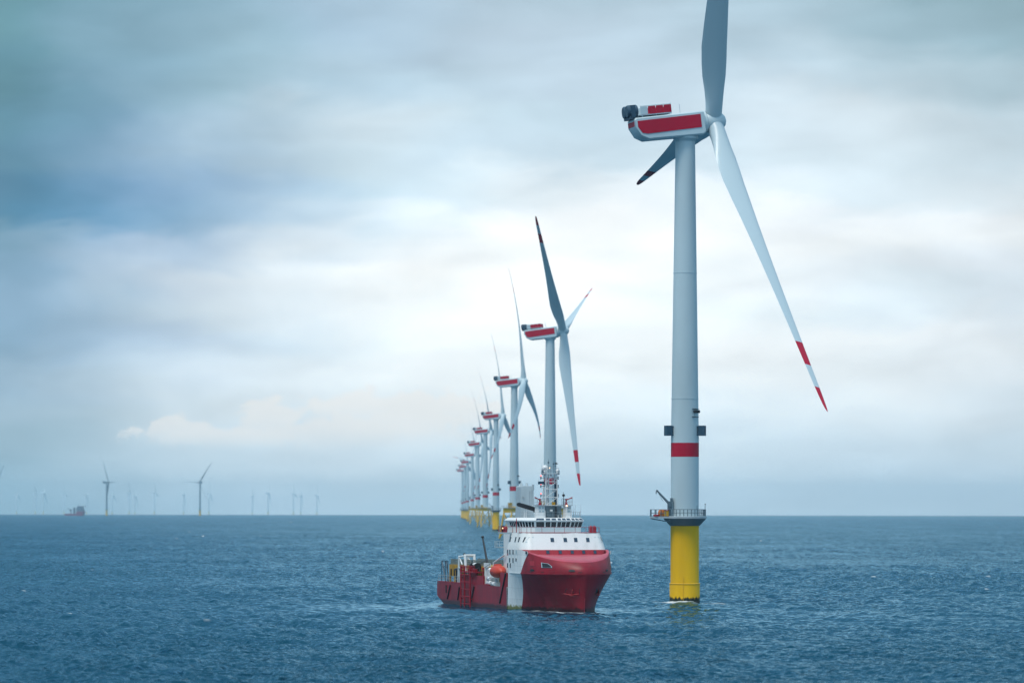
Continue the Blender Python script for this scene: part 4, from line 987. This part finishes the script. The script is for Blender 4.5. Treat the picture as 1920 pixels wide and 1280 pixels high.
# ------------------------------------------------------------------ haze
HAZE_D = 4.0e-5
b = MB(); b.box((-25500, -25500, -90), (25500, 25500, 170)); hz = b.obj('haze', [], None, fix=False)
hm = bpy.data.materials.new('haze_air'); hm.use_nodes = True; hn = hm.node_tree; hn.nodes.remove(hn.nodes['Principled BSDF'])
pv = hn.nodes.new('ShaderNodeVolumePrincipled'); pv.inputs['Color'].default_value = (.68, .90, 1.0, 1); pv.inputs['Density'].default_value = HAZE_D; pv.inputs['Anisotropy'].default_value = 0.0
hn.links.new(pv.outputs[0], hn.nodes['Material Output'].inputs['Volume'])
hz.data.materials.append(hm); tag(hz, 'thin pale sea haze', 'haze', None, 'stuff')

# ------------------------------------------------------------------ sky
SUN_EL, SUN_AZ = 66.0, 218.0      # degrees; azimuth clockwise from +Y (205 = behind the camera, a little left)
w = bpy.data.worlds.new('World'); scene.world = w; w.use_nodes = True
nt = w.node_tree; N = nt.nodes; L = nt.links; bg = N['Background']
def mth(op, a, c=None, d=None, clamp=False):
    q = N.new('ShaderNodeMath'); q.operation = op; q.use_clamp = clamp
    for i, v in enumerate((a, c, d)):
        if v is None: continue
        if isinstance(v, (int, float)): q.inputs[i].default_value = v
        else: L.new(v, q.inputs[i])
    return q.outputs[0]
def mixc(f, a, c):
    q = N.new('ShaderNodeMix'); q.data_type = 'RGBA'; q.clamp_factor = True
    for i, v in ((0, f), (6, a), (7, c)):
        if isinstance(v, (tuple, list)): q.inputs[i].default_value = (*v[:3], 1)
        elif isinstance(v, (int, float)): q.inputs[i].default_value = v
        else: L.new(v, q.inputs[i])
    return q.outputs[2]
def smooth(v, a, c):
    q = N.new('ShaderNodeMapRange'); q.interpolation_type = 'SMOOTHSTEP'; q.inputs['From Min'].default_value = a; q.inputs['From Max'].default_value = c; L.new(v, q.inputs['Value']); return q.outputs[0]
tc = N.new('ShaderNodeTexCoord'); sp = N.new('ShaderNodeSeparateXYZ'); L.new(tc.outputs['Generated'], sp.inputs[0])
azd = mth('MULTIPLY', mth('ARCTAN2', sp.outputs['X'], sp.outputs['Y']), 180/math.pi)
eld = mth('MULTIPLY', mth('ARCSINE', sp.outputs['Z']), 180/math.pi)
def cloud_noise(sx, sy, det, rough=.55, w_=0.0, off_=(0, 0)):
    cv = N.new('ShaderNodeCombineXYZ'); L.new(mth('MULTIPLY_ADD', azd, sx, off_[0]), cv.inputs[0]); L.new(mth('MULTIPLY_ADD', eld, sy, off_[1]), cv.inputs[1])
    n = N.new('ShaderNodeTexNoise'); n.inputs['Scale'].default_value = 1; n.inputs['Detail'].default_value = det; n.inputs['Roughness'].default_value = rough; n.inputs['Distortion'].default_value = w_
    L.new(cv.outputs[0], n.inputs['Vector']); return n.outputs['Fac']
nb = cloud_noise(.36, 1.0, 5, .5, .4); nx_ = cloud_noise(.5, .9, 3, .5, .3, (17, 4))
ely = mth('ADD', eld, mth('MULTIPLY', mth('SUBTRACT', nb, .5), 1.5))
azx = mth('ADD', azd, mth('MULTIPLY', mth('SUBTRACT', nx_, .5), 2.2))
fac = mth('DIVIDE', mth('ADD', azx, 10.5), 21.0)
XS = [-700, 0, 160, 320, 480, 640, 800, 960, 1280, 1600, 1920, 2500]
ROWS = SKYROWS = [
 (-60,  [(150,180,195),(112,165,176),(128,168,187),(140,178,197),(160,190,210),(170,195,215),(178,200,217),(184,204,218),(176,198,212),(158,188,202),(146,178,188),(160,185,198)]),
 (60,   [(150,180,195),(108,160,170),(135,173,193),(150,184,203),(163,193,210),(171,196,217),(184,204,220),(192,208,223),(188,207,221),(176,201,215),(160,190,203),(170,195,205)]),
 (150,  [(150,180,195),(100,154,168),(132,170,195),(155,188,206),(168,197,213),(182,205,222),(192,212,226),(195,212,226),(198,214,228),(200,217,228),(182,205,217),(185,205,217)]),
 (225,  [(150,180,195),(98,152,170),(132,170,198),(160,190,213),(185,208,225),(212,225,234),(208,222,232),(196,216,229),(202,218,231),(220,229,236),(196,213,224),(195,213,224)]),
 (300,  [(150,180,200),(96,152,178),(140,176,205),(165,195,220),(190,212,230),(205,222,232),(204,220,232),(200,218,231),(208,223,234),(218,229,237),(205,220,230),(205,220,230)]),
 (360,  [(150,180,205),(84,144,175),(122,166,202),(148,182,215),(172,200,226),(196,217,231),(208,225,236),(232,240,246),(240,244,249),(212,226,236),(230,236,241),(225,233,240)]),
 (415,  [(150,180,205),(86,146,177),(112,160,197),(146,182,212),(178,203,226),(206,222,234),(226,236,243),(250,251,253),(250,251,253),(238,242,247),(238,240,243),(232,238,243)]),
 (455,  [(165,190,210),(118,163,187),(158,186,211),(180,201,225),(200,216,231),(228,236,243),(244,247,250),(255,255,255),(252,253,254),(242,245,248),(238,240,243),(235,240,244)]),
 (510,  [(170,195,212),(128,168,197),(165,192,216),(200,213,228),(222,230,237),(244,247,250),(254,254,254),(255,255,255),(246,249,251),(234,240,246),(228,234,242),(230,236,243)]),
 (570,  [(170,195,212),(134,170,199),(172,196,217),(206,219,230),(222,230,237),(238,243,247),(248,250,251),(252,253,254),(240,245,249),(226,237,244),(224,232,241),(226,234,242)]),
 (640,  [(170,195,212),(134,171,199),(172,196,218),(192,208,226),(212,226,237),(230,238,244),(243,247,249),(248,250,252),(247,249,251),(243,246,249),(236,240,245),(230,237,243)]),
 (700,  [(175,198,214),(152,182,206),(184,205,221),(203,217,230),(222,231,239),(234,240,244),(241,244,246),(243,246,248),(244,247,249),(238,243,247),(234,239,245),(228,236,243)]),
 (770,  [(178,200,215),(166,191,209),(188,208,221),(212,223,231),(224,232,238),(230,236,240),(233,238,241),(232,239,244),(232,240,246),(228,237,244),(224,233,241),(222,232,240)]),
 (850,  [(172,195,210),(158,187,203),(182,204,218),(200,217,229),(212,226,236),(217,229,238),(220,231,239),(218,231,240),(216,230,240),(214,228,239),(214,227,237),(212,225,235)]),
 (950,  [(160,185,200),(144,180,197),(166,194,212),(186,208,223),(194,213,228),(198,216,230),(200,219,231),(204,221,234),(206,222,235),(205,221,234),(204,219,232),(204,219,232)]),
]
prev = None
for y, cols in ROWS:
    cr = N.new('ShaderNodeValToRGB'); r = cr.color_ramp; r.interpolation = 'B_SPLINE'
    while len(r.elements) < len(cols): r.elements.new(.5)
    for e, xp, c in zip(r.elements, XS, cols):
        e.position = min(1, max(0, (math.degrees(math.atan((xp-960)/7000))+10.5)/21)); e.color = (*[v*g*q for v, g, q in zip(s2l(c), (.96, 1.0, 1.0), 3*[1-.16*min(1, max(0, (abs(xp-1000)-560)/400))-.10*min(1, max(0, (260-y)/260))-.16*max(0, 1-abs(y-300)/260)*min(1, max(0, (860-xp)/500))])], 1)
    L.new(fac, cr.inputs[0]); el = math.degrees(math.atan((950-y)/7000))
    if prev is None: out = cr.outputs[0]
    else: out = mixc(smooth(ely, pel, el), out, cr.outputs[0])
    pel = el; prev = y
# finer cloud streaks
nf = cloud_noise(.38, 1.15, 4, .45, .3, (3, 9))
mod = N.new('ShaderNodeMapRange'); mod.inputs['From Min'].default_value = .3; mod.inputs['From Max'].default_value = .7; mod.inputs['To Min'].default_value = 1.01; mod.inputs['To Max'].default_value = 1.24; L.new(nf, mod.inputs['Value'])
vm = N.new('ShaderNodeVectorMath'); vm.operation = 'SCALE'; L.new(out, vm.inputs[0]); L.new(mod.outputs[0], vm.inputs['Scale']); out = vm.outputs[0]
# low cumulus heads near the horizon
nc = cloud_noise(2.4, 3.4, 8, .6, .3, (5, 2))
mask = None
for px, py, rx, ry in ((325, 812, 95, 34), (505, 795, 75, 48), (420, 822, 150, 26), (640, 812, 190, 40), (770, 800, 120, 58), (700, 770, 170, 40), (860, 775, 90, 46)):
    ca, ce = math.degrees((px-960)/7000), math.degrees((950-py)/7000); sx, sy = rx/122.2, ry/122.2
    dx = mth('DIVIDE', mth('SUBTRACT', azd, ca), sx); dy = mth('DIVIDE', mth('SUBTRACT', eld, ce), sy)
    d2 = mth('ADD', mth('SQRT', mth('ADD', mth('MULTIPLY', dx, dx), mth('MULTIPLY', dy, dy))), mth('MULTIPLY', mth('SUBTRACT', nc, .5), 2.3))
    q = mth('MULTIPLY', smooth(d2, 1.02, .70), smooth(dy, -1.1, .4))
    mask = q if mask is None else mth('MAXIMUM', mask, q)
out = mixc(mth('MULTIPLY', mask, .55), out, s2l((250, 247, 242)))
# the rest of the sky dome: even overcast, brighter overhead, over a blue Nishita sky
sky = N.new('ShaderNodeTexSky'); sky.sky_type = 'NISHITA'; sky.sun_disc = False; sky.sun_elevation = R(SUN_EL); sky.sun_rotation = R(SUN_AZ); sky.air_density = 1.2; sky.dust_density = 2.0
sk = N.new('ShaderNodeVectorMath'); sk.operation = 'SCALE'; sk.inputs['Scale'].default_value = .1; L.new(sky.outputs[0], sk.inputs[0])
gen = mixc(mth('MAXIMUM', sp.outputs['Z'], 0), (.15, .31, .43), (.66, 1.04, 1.32))
gen = mixc(smooth(cloud_noise(.05, .09, 5, .55), .35, .7), mixc(.55, gen, sk.outputs[0]), gen)
inside = mth('MULTIPLY', smooth(mth('ABSOLUTE', azd), 13, 9.5), smooth(eld, 12, 8.2))
out = mixc(inside, gen, out)
fin = N.new('ShaderNodeVectorMath'); fin.operation = 'SCALE'; fin.inputs['Scale'].default_value = 10.0; L.new(out, fin.inputs[0])
L.new(fin.outputs[0], bg.inputs['Color']); bg.inputs['Strength'].default_value = .1
w.cycles.sampling_method = 'MANUAL'; w.cycles.sample_map_resolution = 2048

sun = bpy.data.lights.new('sun', 'SUN'); sun.energy = 2.2; sun.angle = R(18); sun.color = (1, .92, .82)
so = link('sun', sun); sa, se = R(SUN_AZ), R(SUN_EL)
so.rotation_euler = Vector((math.sin(sa)*math.cos(se), math.cos(sa)*math.cos(se), math.sin(se))).to_track_quat('Z', 'Y').to_euler()

# ------------------------------------------------------------------ camera
cam = bpy.data.cameras.new('camera'); cam.sensor_width = 36; cam.lens = 7000/1920*36; cam.shift_y = 310/1920; cam.clip_start = 1; cam.clip_end = 80000
co = link('camera', cam); co.location = (0, 0, CAM_H); co.rotation_euler = (R(90), R(-.08), 0)
scene.camera = co
cam.dof.use_dof = True; cam.dof.focus_distance = 695; cam.dof.aperture_fstop = .34

scene.view_settings.view_transform = 'Standard'; scene.view_settings.look = 'None'; scene.view_settings.exposure = 0; scene.view_settings.gamma = 1
scene.render.engine = 'CYCLES'; c = scene.cycles
c.max_bounces = 6; c.diffuse_bounces = 2; c.glossy_bounces = 3; c.volume_bounces = 1; c.transparent_max_bounces = 8; c.use_denoising = True
c.sample_clamp_indirect = 4
